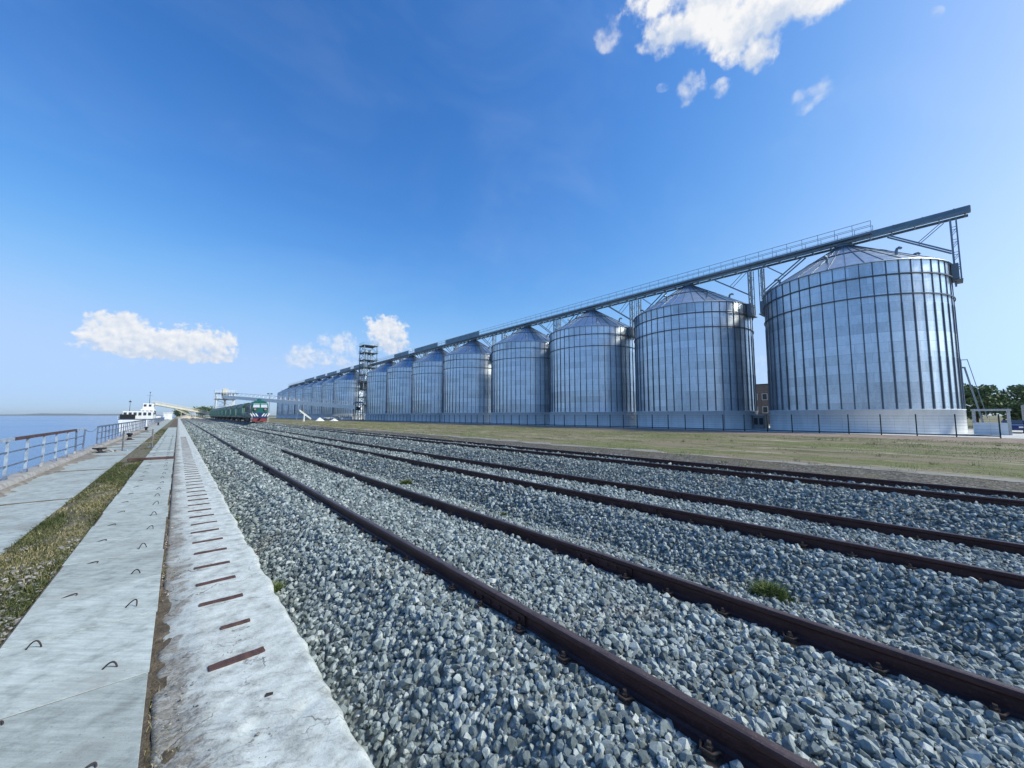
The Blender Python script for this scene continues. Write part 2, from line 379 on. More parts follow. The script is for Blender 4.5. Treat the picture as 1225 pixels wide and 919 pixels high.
M['grey_box'] = simple('grey_paint', (.25,.27,.28), .6, 0, .25, .8)
m, t, b = mat('window_glass'); b.inputs['Base Color'].default_value = (.03,.04,.05,1); b.inputs['Roughness'].default_value = .08; b.inputs['Specular IOR Level'].default_value = .6; M['glass'] = m
m, t, b = mat('lamp_glass'); b.inputs['Base Color'].default_value = (.8,.8,.78,1); b.inputs['Roughness'].default_value = .15; M['lamp'] = m
# river
m, t, b = mat('river'); p = obj_co(t)
st = t.new('ShaderNodeVectorMath', _operation='MULTIPLY', i0=p, i1=(1.,1.6,1.)).outputs[0]
w = t.math('ADD', t.noise(st, .9, 5, .6), t.math('MULTIPLY', t.noise(st, .06, 4, .6), 2.5))
big = t.noise(t.new('ShaderNodeVectorMath', _operation='MULTIPLY', i0=p, i1=(.25,1.,1.)).outputs[0], .006, 4, .6)
t.set(b.inputs['Base Color'], t.ramp(big, [(.35,(.06,.14,.27)),(.65,(.10,.20,.36))]))
t.set(b.inputs['Roughness'], t.math('MULTIPLY_ADD', big, .25, .08)); b.inputs['IOR'].default_value = 1.33; b.inputs['Specular IOR Level'].default_value = .5
t.set(b.inputs['Normal'], t.bump(w, .8, .16)); M['water'] = m
M['shore'] = simple('far_shore_trees', (.05,.075,.06), .95, 0, .3, .02)

# ------------------------------------------------------------------ ground levels
RAILS = [2.37, 3.97, 6.77, 8.37, 12.62, 14.22]
TOPS = [.08, .08, .08, .08, .08, .05]
PX = [.70, .90, 1.08, 1.80, 2.37, 3.10, 3.97, 4.50, 5.10, 5.70, 6.38, 6.77, 7.5, 8.37, 8.9, 9.8, 10.6, 12.0, 12.4, 13.4, 14.5, 15.2, 16.2, 16.6]
PZ = [-.55,-.54,-.50,-.095,-.085,-.07,-.09,-.12,-.44,-.50,-.105,-.085,-.07,-.09,-.14,-.66,-.80,-.12,-.085,-.13,-.10,-.16,-.27,-.30]
def hgt(x, y):
    z = np.interp(x, PX, PZ) + (fbm(x*.9, y*.7, 3, 5)-.44)*.09
    buried = np.clip((y-21.0)/.8, 0, 1)*np.clip((x-2.75)/.7, 0, 1)*np.clip((4.25-x)/.3, 0, 1)
    return z + buried*.125

def grid(xs, ys, fz):
    X, Y = np.meshgrid(xs, ys, indexing='ij'); Z = fz(X, Y)
    V = np.stack([X, Y, Z], -1).reshape(-1, 3); nx, ny = X.shape
    i = np.arange(nx-1)[:,None]*ny + np.arange(ny-1)[None,:]; i = i.ravel()
    return V, np.stack([i, i+ny, i+ny+1, i+1], -1)
ys = np.concatenate([np.arange(-8, 12, .12), np.arange(12, 40, .4), np.arange(40, 130, 2.), np.arange(130, 461, 15.)])
V, F = grid(np.arange(.70, 16.61, .1), ys, hgt)
struct(np_mesh('ballast_ground', V, F, M['ballast'], smooth=True))

# ground sheet to the horizon
g = MB()
gx = [(-3.3,-.75),(15.6,-.75),(16.5,-.30),(19.6,-.256),(60,-.25),(9000,-.25)]
for i in range(len(gx)-1):
    (x0,z0),(x1,z1) = gx[i], gx[i+1]
    g.add([(x0,-300,z0),(x1,-300,z1),(x1,9000,z1),(x0,9000,z0)], [(0,1,2,3)])
struct(g.build('ground', M['ground']))
g = MB(); g.add([(16.55,-60,-.286),(19.3,-60,-.246),(19.3,460,-.246),(16.55,460,-.286)], [(0,1,2,3)]); struct(g.build('gravel_path', M['dark_gravel']))
# pale concrete road strip with ragged edges
yy = np.concatenate([np.arange(-40, 60, .5), np.arange(60, 460, 5.)]); n = len(yy)
xa = 19.25 + (fbm(yy*.7, yy*0, 5, 2)-.47)*1.5; xb = 20.3 + (fbm(yy*.6, yy*0+9, 5, 3)-.47)*2.2; xb = np.maximum(xb, xa+.05)
V = np.concatenate([np.stack([xa, yy, np.full(n,-.241)],-1), np.stack([xb, yy, np.full(n,-.241)],-1)]); i = np.arange(n-1)
struct(np_mesh('road', V, np.stack([i, i+n, i+n+1, i+1],-1), M['road']))
# reddish track and pale yard by the silos
xa = 45.5 + (fbm(yy*.2, yy*0, 4, 22)-.47)*4; xb = 53.2 + (fbm(yy*.3, yy*0+9, 4, 23)-.47)*1.5
V = np.concatenate([np.stack([xa, yy, np.full(n,-.244)],-1), np.stack([xb, yy, np.full(n,-.244)],-1)])
struct(np_mesh('dirt_path', V, np.stack([i, i+n, i+n+1, i+1],-1), M['track']))
g = MB(); g.add([(54.3,-60,-.243),(84,-60,-.243),(84,420,-.243),(54.3,420,-.243)], [(0,1,2,3)]); struct(g.build('pavement', M['pale_concrete']))

# river, quay
g = MB(); g.add([(-9000,-2000,-3.6),(-3.45,-2000,-3.6),(-3.45,9000,-3.6),(-9000,9000,-3.6)], [(0,1,2,3)]); struct(g.build('river_water', M['water']))
def quay():
    V, F = grid(np.linspace(-3.0, -1.62, 12), np.concatenate([np.arange(-6, 40, .25), np.arange(40, 330, 5.)]), lambda x, y: -.025 + (fbm(x*1.5, y*.8, 3, 31)-.45)*.03)
    struct(np_mesh('quay_path', V, F, M['path'], smooth=True))
    for k in range(9):
        y = 6.4 + 6.02*k; g = MB(); g.box(-2.96,-1.66,y-.005,y+.005,-.05,-.006); struct(g.build('path_surface_joint', M['dirt']))
    g = MB(); g.box(-3.45, -.90, -8, 330, -4.6, -.12); struct(g.build('quay_wall', M['kerb']))
quay()
# kerb under the railing: worn top
V, F = grid(np.array([-3.44,-3.42,-3.36,-3.25,-3.12,-3.05,-3.01,-2.97]), np.concatenate([np.arange(-6, 45, .2), np.arange(45, 330, 4.)]),
            lambda x, y: np.interp(x, [-3.44,-3.42,-3.36,-3.05,-3.01,-2.97], [-.3,.10,.14,.13,.09,-.1]) + (fbm(x*5, y*1.3, 4, 41)-.45)*.05)
struct(np_mesh('kerb', V, F, M['kerb'], smooth=True))
# dirt drift along the kerb, and the bed of the grass strip
yy = np.arange(-4, 60, .05); n = len(yy); w = np.clip(fbm(yy*.45, yy*0, 4, 51)-.40, 0, 1)*1.5 + np.clip(fbm(yy*4.5, yy*0+3, 3, 53)-.42, 0, 1)*.5
V = np.concatenate([np.stack([np.full(n,-3.0), yy, np.full(n,.03)],-1), np.stack([-2.95+w*.5, yy, np.full(n,.005)],-1), np.stack([-2.93+w, yy, np.full(n,-.035)],-1)]); i = np.arange(n-1)
struct(np_mesh('dirt_ground', V, np.concatenate([np.stack([i,i+n,i+n+1,i+1],-1), np.stack([i+n,i+2*n,i+2*n+1,i+n+1],-1)]), M['drift'], smooth=True))
V, F = grid(np.linspace(-1.66, -.88, 12), np.concatenate([np.arange(-2, 22, .12), np.arange(22, 330, 3.)]), lambda x, y: -.052 + (fbm(x*3, y*2, 4, 61)-.47)*.10)
struct(np_mesh('soil_ground', V, F, M['dry_soil'], smooth=True))
V, F = grid(np.linspace(-.93, -.04, 7), np.arange(-2, 331, 3.), lambda x, y: x*0-.0045)
struct(np_mesh('joint_soil_ground', V, F, M['dirt']))
V, F = grid(np.linspace(-.06, .14, 7), np.concatenate([np.arange(-1, 20, .06), np.arange(20, 330, 3.)]), lambda x, y: -.035 + (fbm(x*7, y*5, 4, 71)-.47)*.05)
struct(np_mesh('joint_ground', V, F, M['dirt'], smooth=True))
# far shore
g = MB()
pts = [(-7500,3200),(-5200,4900),(-3400,6200),(-1800,6900),(-300,7300)]
hh = []
for k in range(61):
    s = k/60*(len(pts)-1); a = min(int(s), len(pts)-2); u = s-a
    x = pts[a][0]*(1-u)+pts[a+1][0]*u; y = pts[a][1]*(1-u)+pts[a+1][1]*u
    hh.append((x, y, 14+10*math.sin(k*.7)*math.sin(k*.23)+random.uniform(0,6)))
vs = []; fs = []
for x, y, h in hh: vs += [(x,y,-3.7),(x+20,y+40,h*.7),(x+60,y+150,h),(x+150,y+500,-3.7)]
for k in range(60):
    for j in range(3): fs.append((4*k+j, 4*k+4+j, 4*k+5+j, 4*k+1+j))
g.add(vs, fs); struct(g.build('hills', M['shore']))

# ------------------------------------------------------------------ crushed stone
def rocks(nv, npts):
    out = []
    for _ in range(nv):
        bm = bmesh.new()
        d = rng.normal(size=(npts,3)); d /= np.linalg.norm(d, axis=1)[:,None]
        d *= rng.uniform(.82, 1.12, (npts,1)); d *= np.array([1.12, .88, .72])*rng.uniform(.82,1.2,3)
        for q in d: bm.verts.new(q)
        r = bmesh.ops.convex_hull(bm, input=bm.verts)
        bmesh.ops.delete(bm, geom=[e for e in r['geom_interior'] if isinstance(e, bmesh.types.BMVert)], context='VERTS')
        bmesh.ops.triangulate(bm, faces=bm.faces); bm.verts.index_update()
        out.append((np.array([v.co[:] for v in bm.verts]), np.array([[v.index for v in f.verts] for f in bm.faces]))); bm.free()
    return out
def scatter(P, size, shapes, flat=.0):
    """P (n,3), size (n,): random rotations of the given shapes, returned as one vertex and face array"""
    n = len(P); q = rng.normal(size=(n,4)); q /= np.linalg.norm(q, axis=1)[:,None]
    w,x,y,z = q.T
    Rm = np.stack([1-2*(y*y+z*z),2*(x*y-z*w),2*(x*z+y*w),2*(x*y+z*w),1-2*(x*x+z*z),2*(y*z-x*w),2*(x*z-y*w),2*(y*z+x*w),1-2*(x*x+y*y)],-1).reshape(n,3,3)
    k = rng.integers(0, len(shapes), n); Vs = []; Fs = []; off = 0
    for i, (sv, sf) in enumerate(shapes):
        s = np.where(k == i)[0]
        if not len(s): continue
        v = np.einsum('nij,mj->nmi', Rm[s], sv)*size[s][:,None,None]
        if flat: v[:,:,2] *= flat
        v = v + P[s][:,None,:]
        Vs.append(v.reshape(-1,3)); m = len(sv)
        Fs.append((sf[None] + (np.arange(len(s))*m)[:,None,None] + off).reshape(-1,3)); off += m*len(s)
    return np.concatenate(Vs), np.concatenate(Fs)
near_shapes = rocks(40, 21); far_shapes = rocks(20, 9)
RX = np.array(RAILS)
def stones():
    PN = []; SN = []; PF = []; SF = []
    for cx in np.arange(.75, 15.9, 1.):
        for cy in np.arange(-3., 120., 1.):
            d = math.hypot(cx+.5, cy+.5)
            az = math.degrees(math.atan2(cx+.5, cy+.5))
            if az > 112 and d > 3: continue
            if d < 4.5: n, s = 1350, .0235
            elif d < 9: n, s = 950, .0255
            elif d < 16: n, s = 420, .033
            elif d < 30: n, s = 170, .044
            elif d < 62: n, s = 80, .055
            else: n, s = 34, .085
            x = cx + rng.random(n); y = cy + rng.random(n)
            sz = s*np.exp(rng.normal(-.05, .36, n)); sz = np.clip(sz, s*.38, s*1.9)
            keep = (x > .84+sz*.5) & (x < 15.9)
            for k, r in enumerate(RAILS): keep &= np.abs(x-r) > .072 + sz*.75
            for r in RAILS[:2]:   # hollows round the fasteners
                ph = np.abs(((y-.44) % .52)-.26); keep &= ~((np.abs(x-(r-.11)) < .07) & (ph > .20) & (y < 8))
            # fewer stones in the dirty valleys
            bare = ((np.abs(x-5.45) < .35) | (np.abs(x-1.0) < .16)) & (fbm(x*1.3, y*1.1, 3, 81) > .5)
            keep &= ~(bare & (rng.random(n) < .5))
            x, y, sz = x[keep], y[keep], sz[keep]
            z = hgt(x, y) + rng.uniform(-.25, .75, len(x))*sz
            P = np.stack([x, y, z], -1)
            if d < 13: PN.append(P); SN.append(sz)
            else: PF.append(P); SF.append(sz)
    V1, F1 = scatter(np.concatenate(PN), np.concatenate(SN), near_shapes)
    V2, F2 = scatter(np.concatenate(PF), np.concatenate(SF), far_shapes)
    o = np_mesh('gravel', np.concatenate([V1, V2]), np.concatenate([F1, F2+len(V1)]), M['stone'])
    print('stones tris', len(F1), len(F2))
    return stuff(o)
stones()

# ------------------------------------------------------------------ grass, rubble, weeds
def blades(P, h, w, lean=.6, per=1):
    """bent blades: five vertices, three triangles each"""
    n = len(P); a = rng.random(n)*2*math.pi; b = rng.random(n)*2*math.pi
    dx = np.stack([np.cos(a), np.sin(a), np.zeros(n)],-1)*w[:,None]/2
    l = np.stack([np.cos(b), np.sin(b), np.zeros(n)],-1)*(h*rng.uniform(.1, lean, n))[:,None]
    up = np.stack([np.zeros(n), np.zeros(n), h],-1)
    V = np.stack([P-dx, P+dx, P+up*.55+l*.35-dx*.75, P+up*.55+l*.35+dx*.75, P+up*rng.uniform(.7,1.,n)[:,None]+l], 1).reshape(-1,3)
    o = np.arange(n)[:,None]*5
    F = np.concatenate([o+np.array([[0,1,3]]), o+np.array([[0,3,2]]), o+np.array([[2,3,4]])])
    return V, F
def strip_grass():
    for nm, n, sd, thr, hh, ml in (('green_grass', 60000, 91, .665, (.02,.09), 'green_blade'), ('dry_strip_grass', 46000, 191, .655, (.015,.07), 'grass')):
        y = 2.0 + 19*rng.random(n)**1.2; x = -1.63 + .70*rng.random(n)
        y2 = 28 + 40*rng.random(6000); x2 = -1.62 + .68*rng.random(6000)
        x = np.concatenate([x, x2]); y = np.concatenate([y, y2])
        d = fbm(x*2.6, y*.8, 4, sd)
        if nm[0] == 'g': d = d + .10*np.exp(-((y-4.)/1.6)**2) + .10*(x > -1.05) + .06*(y > 12)
        else: d = d + .12*np.exp(-((y-9.5)/2.2)**2)
        k = (d + rng.random(len(x))*.22 > thr); x, y = x[k], y[k]
        h = rng.uniform(*hh, len(x)); P = np.stack([x, y, np.full(len(x), -.06)],-1)
        V, F = blades(P, h, rng.uniform(.003, .008, len(x))*(1+y*.06), 1.3)
        stuff(np_mesh(nm, V, F, M[ml]))
strip_grass()
def strip_rubble():
    n = 3200; y = 3 + 16*rng.random(n)**1.3; x = -1.66 + .74*rng.random(n)
    d = fbm(x*2, y*.9, 3, 95); k = d + .30*np.exp(-((y-6.6)/1.7)**2) > .58; x, y = x[k], y[k]
    sz = np.minimum(.030, .015*np.exp(rng.normal(0,.5,len(x))))
    V, F = scatter(np.stack([x, y, np.full(len(x),-.035)],-1), sz, near_shapes, .55)
    m, t, b = mat('rubble_stone'); ri = t.new('ShaderNodeNewGeometry').outputs['Random Per Island']
    t.set(b.inputs['Base Color'], t.ramp(ri, [(0,(.16,.15,.13)),(.6,(.28,.27,.25)),(1,(.42,.41,.38))])); b.inputs['Roughness'].default_value = .9
    M['rubble'] = m
    stuff(np_mesh('rubble_gravel', V, F, m))
    def beam_z(x): return np.where(x < -.02, -.025, -.012 - np.clip((.22-x)/.2, 0, 1)*.02)
    n = 9000; y = 1.0 + 15*rng.random(n)**1.5; x = -.045 + .30*rng.random(n)**2.0
    k = fbm(x*5, y*1.5, 4, 97) + .25*np.clip(.03-x, -.25, .03)*4 > .49; x, y = x[k], y[k]
    md, t, b = mat('dry_debris'); ri = t.new('ShaderNodeNewGeometry').outputs['Random Per Island']
    t.set(b.inputs['Base Color'], t.ramp(ri, [(0,(.06,.045,.03)),(.45,(.16,.125,.09)),(.75,(.30,.26,.20)),(1,(.46,.43,.38))])); b.inputs['Roughness'].default_value = .95
    V, F = scatter(np.stack([x, y, beam_z(x)+rng.uniform(-.004,.006,len(x))],-1), .0065*np.exp(rng.normal(0,.55,len(x))), far_shapes, .7)
    stuff(np_mesh('joint_debris', V, F, md))
    n = 5200; y = 1.2 + 14*rng.random(n); x = -.045 + .16*rng.random(n)**1.5
    k = fbm(x*3+5, y*.8, 3, 99) > .50; x, y = x[k], y[k]
    V, F = blades(np.stack([x, y, beam_z(x)-.004],-1), rng.uniform(.008,.035,len(x)), rng.uniform(.002,.005,len(x)), 2.6)
    stuff(np_mesh('joint_grass', V, F, M['grass']))
    # flaked concrete chips lying on the near end of the beam
    n = 900; y = 1.5 + 2.4*rng.random(n)**.8; x = .02 + .74*rng.random(n)
    k = fbm(x*5+y*2, y*7-x*3, 4, 131) > .56; x, y = x[k], y[k]
    V, F = scatter(np.stack([x, y, np.full(len(x), -.002)],-1), .005*np.exp(rng.normal(0,.55,len(x))), far_shapes, .5)
    stuff(np_mesh('concrete_rubble', V, F, m))
strip_rubble()
def field_grass():
    n = 130000
    y = -12 + 130*rng.random(n)**1.3; x = 20.6 + 26*rng.random(n)**1.1
    d = fbm(x*.25, y*.12, 4, 101) + rng.random(n)*.2
    k = d > .52; x, y = x[k], y[k]; r = np.hypot(x, y)
    V, F = blades(np.stack([x, y, np.full(len(x),-.26)],-1), rng.uniform(.02,.085,len(x)), rng.uniform(.010,.020,len(x))*(r/30), 1.8)
    stuff(np_mesh('dry_grass', V, F, M['straw']))
    n = 2500; y = -4 + 60*rng.random(n); x = 5.15 + .65*rng.random(n)
    k = fbm(x*1.3, y*1.1, 3, 81) > .5; x, y = x[k], y[k]
    V, F = blades(np.stack([x, y, hgt(x,y)-.01],-1), rng.uniform(.02,.09,len(x)), rng.uniform(.004,.008,len(x))*(1+y*.05), 1.5)
    stuff(np_mesh('valley_grass', V, F, M['straw']))
field_grass()
def clumps():
    V_ = []; F_ = []; off = 0
    n = 900; cx = np.concatenate([15.9 + 5.5*rng.random(350), 21 + 24*rng.random(550)]); cy = -8 + 110*rng.random(n)**1.3
    k = fbm(cx*.35, cy*.18, 4, 141) > .42; cx, cy = cx[k], cy[k]
    per = 26; m = len(cx)
    rad = np.repeat(.10+.25*rng.random(m)**2, per); x = np.repeat(cx, per)+rng.normal(size=m*per)*rad*.5; y = np.repeat(cy, per)+rng.normal(size=m*per)*rad*.8
    hh = np.repeat(.08+.20*rng.random(m)**2, per)*rng.uniform(.4,1.1,m*per); r = np.hypot(x, y)
    V, F = blades(np.stack([x, y, np.full(m*per,-.27)],-1), hh, rng.uniform(.008,.016,m*per)*(r/24), 1.5)
    stuff(np_mesh('weedy_grass', V, F, M['straw']))
clumps()
def weed(x, y, r, h, n, label):
    z = float(hgt(np.array([x]), np.array([y]))[0])
    q = rng.normal(size=(n,2))*r*.42; P = np.stack([q[:,0], q[:,1], np.full(n,-.01)],-1)
    fall = np.exp(-(np.hypot(q[:,0],q[:,1])/r)**2)
    V, F = blades(P, h*fall*rng.uniform(.5,1.1,n), rng.uniform(.005,.011,n)*(1+max(0,y)*.08), 1.3)
    o = np_mesh('weed_tuft', V, F, M['weed']); o.location = (x, y, z)
    tag(o, label, 'weed', 'weeds growing in the gravel')
weed(5.62, 1.62, .24, .20, 1700, 'bushy bright green weed tuft in the stones beside a rusty rail')
weed(1.0, 5.75, .17, .20, 1200, 'green weed tuft growing against the concrete beam edge')
weed(5.6, 11.6, .22, .22, 1500, 'small dark green weed halfway along the gravel trough between tracks')
weed(5.6, 6.7, .10, .09, 900, 'low straggly dry weed patch in the gravel trough between tracks')
weed(1.03, 10.2, .09, .10, 900, 'thin flat weed patch beside the beam further along the gravel')

# ------------------------------------------------------------------ slabs with lifting loops
def loop_pts(w, h, lean):
    return [((t-.5)*w + lean*.3*math.sin(t*math.pi)*w, lean*h*.55*math.sin(t*math.pi), -.02 + h*math.sin(t*math.pi)**.7) for t in [k/10 for k in range(11)]]
def slabs():
    y0 = -.55; L = 1.068; k = 0; y = y0
    tones = ['with a ragged corner nearly under the camera', 'bare and blank with no loop near its edge', 'with one standing loop and one flattened loop']
    extra = {4:(.0,'darker'), 7:(-.002,''), 8:(-.003,'')}
    while y < 74:
        cy = y + L/2
        jx = random.uniform(-.012,.012); jz = random.uniform(-.001,.001)
        if 20.55 < cy < 20.9: pass
        j = int(round((y-y0)/L))
        if j <= 14:
            lab = 'pale concrete slab with two wire loops, %s of its row from the photographer' % ORD[min(j-1,13)] if j >= 1 else 'pale concrete slab at the very start of the slab row'
        elif y < 20: lab = 'concrete slab with wire loops in the stretch before the rusty channel'
        else: lab = 'small concrete slab in the far stretch of the row past the rusty channel'
        t = thing('concrete_slab', lab, 'slab', (-.485+jx, cy, jz), random.uniform(-.006,.006), 'concrete slabs laid in a row along the beam')
        g = MB(); g.cbox(-.435, .435, -L/2+.005, L/2-.005, -.14, 0., .002); s = g.build('slab_body', M['slab'], t)
        if y < 45 and j >= 2:
            for (lx, ly, bent) in ((.235, -L/2+.23, random.random() < .15), (-.235, L/2-.13, random.random() < .7)):
                g = MB()
                hgt_ = random.uniform(.05,.085); rz = random.uniform(-.5,.5)
                g.tube(loop_pts(.09 if not bent else .12, hgt_ if not bent else .035, random.uniform(.2,.8) if not bent else 1.6), .0055, 6)
                lo = g.build('lifting_loop', M['rebar'], t, (lx+random.uniform(-.02,.02), ly+random.uniform(-.03,.03), 0)); lo.rotation_euler = (0,0,rz)
        y += L
slabs()

# ------------------------------------------------------------------ concrete beam with steel plates cast in
def beam():
    t = thing('concrete_beam', 'long cracked pale concrete beam with rusty steel plates beside the gravel', 'concrete beam', (0,0,0))
    ys = np.concatenate([np.arange(-1.2, 9, .035), np.arange(9, 30, .2), np.arange(30, 331, 6.)])
    u = np.concatenate([np.linspace(0, 1, 30)])
    U, Y = np.meshgrid(u, ys, indexing='ij')
    xl = -.022 + (fbm(Y*1.7, Y*0, 4, 111)-.47)*.05*np.clip((9-Y)/6, .3, 1); xr = .835 + (fbm(Y*2.6, Y*0+4, 5, 113)-.47)*.075 + (fbm(Y*9, Y*0+7, 3, 115)-.44)*.03
    X = xl + (xr-xl)*U
    rough = np.clip((3.6-Y)/1.6, .12, 1)
    Z = (fbm(X*2, Y*1.2, 3, 117)-.44)*.012 + (fbm(X*9+Y*4, Y*12-X*6, 4, 119)-.47)*.030*rough*np.clip(1.15-X, .12, 1)
    ero = np.clip((.22-X)/.2, 0, 1)*np.clip((11-Y)/6, .1, 1); Z -= ero*.035*(.5+fbm(X*9, Y*6, 3, 121))
    Z -= .03*np.clip((U-.97)/.03, 0, 1) + .01*np.clip((.03-U)/.03, 0, 1)
    gouge = np.clip(fbm(X*4+Y*2., Y*5-X*3, 4, 125)-.56, 0, 1)*rough; Z -= gouge*.13
    Z -= np.clip(.012-np.abs(Y-2.62-.25*(X-.4)),0,.012)*1.2*(Y<4)
    nx, ny = U.shape
    V = np.stack([X, Y, Z], -1)
    sl = V[:1].copy(); sl[...,2] = -.5; sr = V[-1:].copy(); sr[...,2] = -.55
    V = np.concatenate([sl, V, sr]).reshape(-1,3); nx += 2
    i = (np.arange(nx-1)[:,None]*ny + np.arange(ny-1)[None,:]).ravel()
    np_mesh('beam_body', V, np.stack([i, i+ny, i+ny+1, i+1],-1), M['beam'], t, smooth=True)
    for k in range(66):
        y = 3.50 + .575*k
        g = MB(); w = .165 if k != 1 else .10; wd = random.choice((.024,.030,.034)) if k else .036
        n = 9; top = [(-w + 2*w*i/n, wd + random.uniform(-.004,.002)) for i in range(n+1)]; bot = [(w - 2*w*i/n, -wd + random.uniform(-.002,.004)) for i in range(n+1)]
        ring = top + bot; m = len(ring)
        g.add([(x,yy,-.03) for x,yy in ring]+[(x,yy,.0105) for x,yy in ring], [tuple(range(m,2*m))]+[(i,(i+1)%m,m+(i+1)%m,m+i) for i in range(m)])
        o = g.build('steel_plate', M['rust_plate'], t, (.405 + random.uniform(-.012,.012) + (.06 if k == 1 else 0), y + random.uniform(-.015,.015), 0))
        o.rotation_euler = (0, 0, random.uniform(-.03,.05))
beam()
# rusty channel lying across the slabs
t = thing('steel_channel', 'rusty red steel channel lying across the slab row and grass strip', 'steel channel', (-.70, 20.9, .02), R(-2))
g = MB(); g.box(-.68,.68,-.10,.10,.0,.012); g.build('web', M['rust_plate'], t)
for s in (-1,1):
    g = MB(); g.box(-.68,.68,s*.10-.008,s*.10+.008,-.015,.065); g.build('flange', M['rail_dark'], t)
# small black scrap on the beam
g = MB(); g.add([(-.022,-.012,0),(.024,-.018,0),(.03,.008,0),(-.014,.014,0),(-.018,-.01,.008),(.022,-.014,.012),(.026,.006,.006),(-.01,.012,.01)], [(3,2,1,0),(4,5,6,7),(0,1,5,4),(1,2,6,5),(2,3,7,6),(3,0,4,7)])
tag(g.build('metal_scrap', M['rebar'], None, (.52, 2.93, .0)), 'tiny dark metal scrap lying loose on the beam', 'scrap')

# ------------------------------------------------------------------ rails
def rail_profile():
    h = [(.075,0),(.075,.011),(.03,.024),(.0105,.04),(.0095,.115),(.016,.130),(.0365,.140),(.0365,.165),(.030,.176),(.015,.180)]
    return h + [(-x,z) for x,z in reversed(h)]
fb = MB()   # fastener: shoulder plate, clip and bolt, on the side of the foot seen from the beam
fb.box(-.165,-.055,-.075,.075,-.02,.012); fb.cbox(-.125,-.045,-.04,.04,.012,.036,.008)
fb.tube([(-.098,0,.03),(-.098,0,.085)], .012, 8); fb.tube([(-.098,0,.042),(-.098,0,.066)], .023, 6)
fb.tube([(-.06,-.045,.03),(-.09,-.05,.055),(-.13,-.03,.05),(-.135,.03,.05),(-.09,.05,.055),(-.06,.045,.03)], .008, 6)
f_obj = None; j_obj = None
RL = ['rusty rail next to the concrete beam, with bolted joint bars', 'second rusty rail from the beam, its distant length buried in stones',
      'rusty rail beside the weedy trough, beam side of the middle track', 'rusty rail on the grass side of the middle track',
      'rusty rail of the outermost track carrying the train, stone bank side', 'outermost rusty rail next to the brown gravel and grass']
JY = [[2.93, 15.4, 27.9, 40.4], [2.88, 15.3, 27.8], [4.1, 16.6, 29.1], [4.4, 16.9], [9.0, 21.5], [8.6, 21.]]
for i, (x, top) in enumerate(zip(RAILS, TOPS)):
    t = thing('railway_rail', RL[i], 'rail', (x, 0, top-.18), 0, 'rusty rails of the parallel tracks')
    g = MB(); p = rail_profile(); top_i = [k for k in range(len(p)) if min(p[k][1], p[(k+1)%len(p)][1]) > .174]; cuts = [-7] + JY[i] + [440]
    for a, b_ in zip(cuts[:-1], cuts[1:]): g.extrude_y(p, a+.004, b_-.004)
    for k, f in enumerate(g.f):
        if len(f) == 4 and min(g.v[v][2] for v in f) > .174: g.m[k] = 1
    g.build('rail_bar', [M['rail'], M['rail_top']], t)
    for k in range([50,46,36,32,16,12][i]):
        y = -1.1 + .52*k
        if f_obj is None: f_obj = fb.build('rail_fastener', M['fast'], t, (0, y, 0)); continue
        o = f_obj.copy(); COL.objects.link(o); o.parent = t; o.location = (0, y + random.uniform(-.02,.02), 0); o.rotation_euler = (0,0,random.uniform(-.05,.05))
    for y in JY[i]:
        g = MB()
        for s in (-1,1):
            g.box(s*.011 if s > 0 else -.030, .030 if s > 0 else -.011, -.40, .40, .042, .128)
            for q in (-.33,-.2,-.07,.07,.2,.33): g.tube([(s*.03,q,.085),(s*.05,q,.085)], .017, 6)
        g.build('joint_bar', M['rail'], t, (0, y, 0))

# ------------------------------------------------------------------ quay railings
def railing(y0, posts, step, label, post_mats, rail_mats, seed):
    r = random.Random(seed); t = thing('metal_railing', label, 'railing', (-3.2, y0, .13), 0, 'railings along the quay edge')
    yl = (posts-1)*step
    for k in range(posts):
        g = MB(); y = k*step; pm = post_mats[r.randrange(len(post_mats))] if k < posts-1 else M['rail_blue']
        g.bar((r.uniform(-.01,.01), y, -.02), (r.uniform(-.02,.02), y+r.uniform(-.02,.02), .98), .055, .05)
        p = g.build('post', pm, t)
        g = MB(); g.add([(-.03,y-.16,-.03),(.03,y-.16,-.03),(.03,y+.16,-.03),(-.03,y+.16,-.03),(-.03,y-.05,.10),(.03,y-.05,.10),(.03,y+.05,.10),(-.03,y+.05,.10)], [(3,2,1,0),(4,5,6,7),(0,1,5,4),(1,2,6,5),(2,3,7,6),(3,0,4,7)])
        g.build('foot_gusset', M['kerb'] if k % 3 == 0 else M['rail_blue'], p)
    for z, w, h, mts, nm in ((1.0,.06,.085,rail_mats,'top_rail'),(.68,.03,.035,[M['rail_blue']],'mid_rail'),(.33,.03,.035,[M['rail_blue']],'mid_rail')):
        if nm == 'top_rail':
            cut = [0]+[yl*q for q in (.555,.64,.72,.915)]+[yl] if len(mts) > 1 else [0, yl]
            for q, (a, b_) in enumerate(zip(cut[:-1], cut[1:])):
                g = MB(); g.bar((0,a+.002,z),(0,b_-.002,z), w, h); g.build(nm, mts[(0,1,1,1,0)[q]] if len(mts) > 1 else mts[0], t)
        else:
            g = MB()
            for k in range(posts-1): g.bar((r.uniform(-.006,.006),k*step,z+r.uniform(-.012,.012)),(0,(k+1)*step,z+r.uniform(-.012,.012)), w, h)
            g.build(nm, mts[0], t)
    return t
railing(26.2-1.75*13, 14, 1.75, 'worn white and dark red quay railing with rusted top rail', [M['rail_white'],M['rail_white'],M['rail_white'],M['rail_blue']], [M['rail_white'],M['rail_dark']], 4)
railing(30.0, 26, 1.62, 'dark blue-grey quay railing standing beyond the gap with a chain', [M['rail_blue']], [M['rail_blue'],M['rail_dark']], 5)
railing(75., 40, 2.2, 'distant dark quay railing running on toward the moored ship', [M['rail_blue']], [M['rail_blue']], 6)
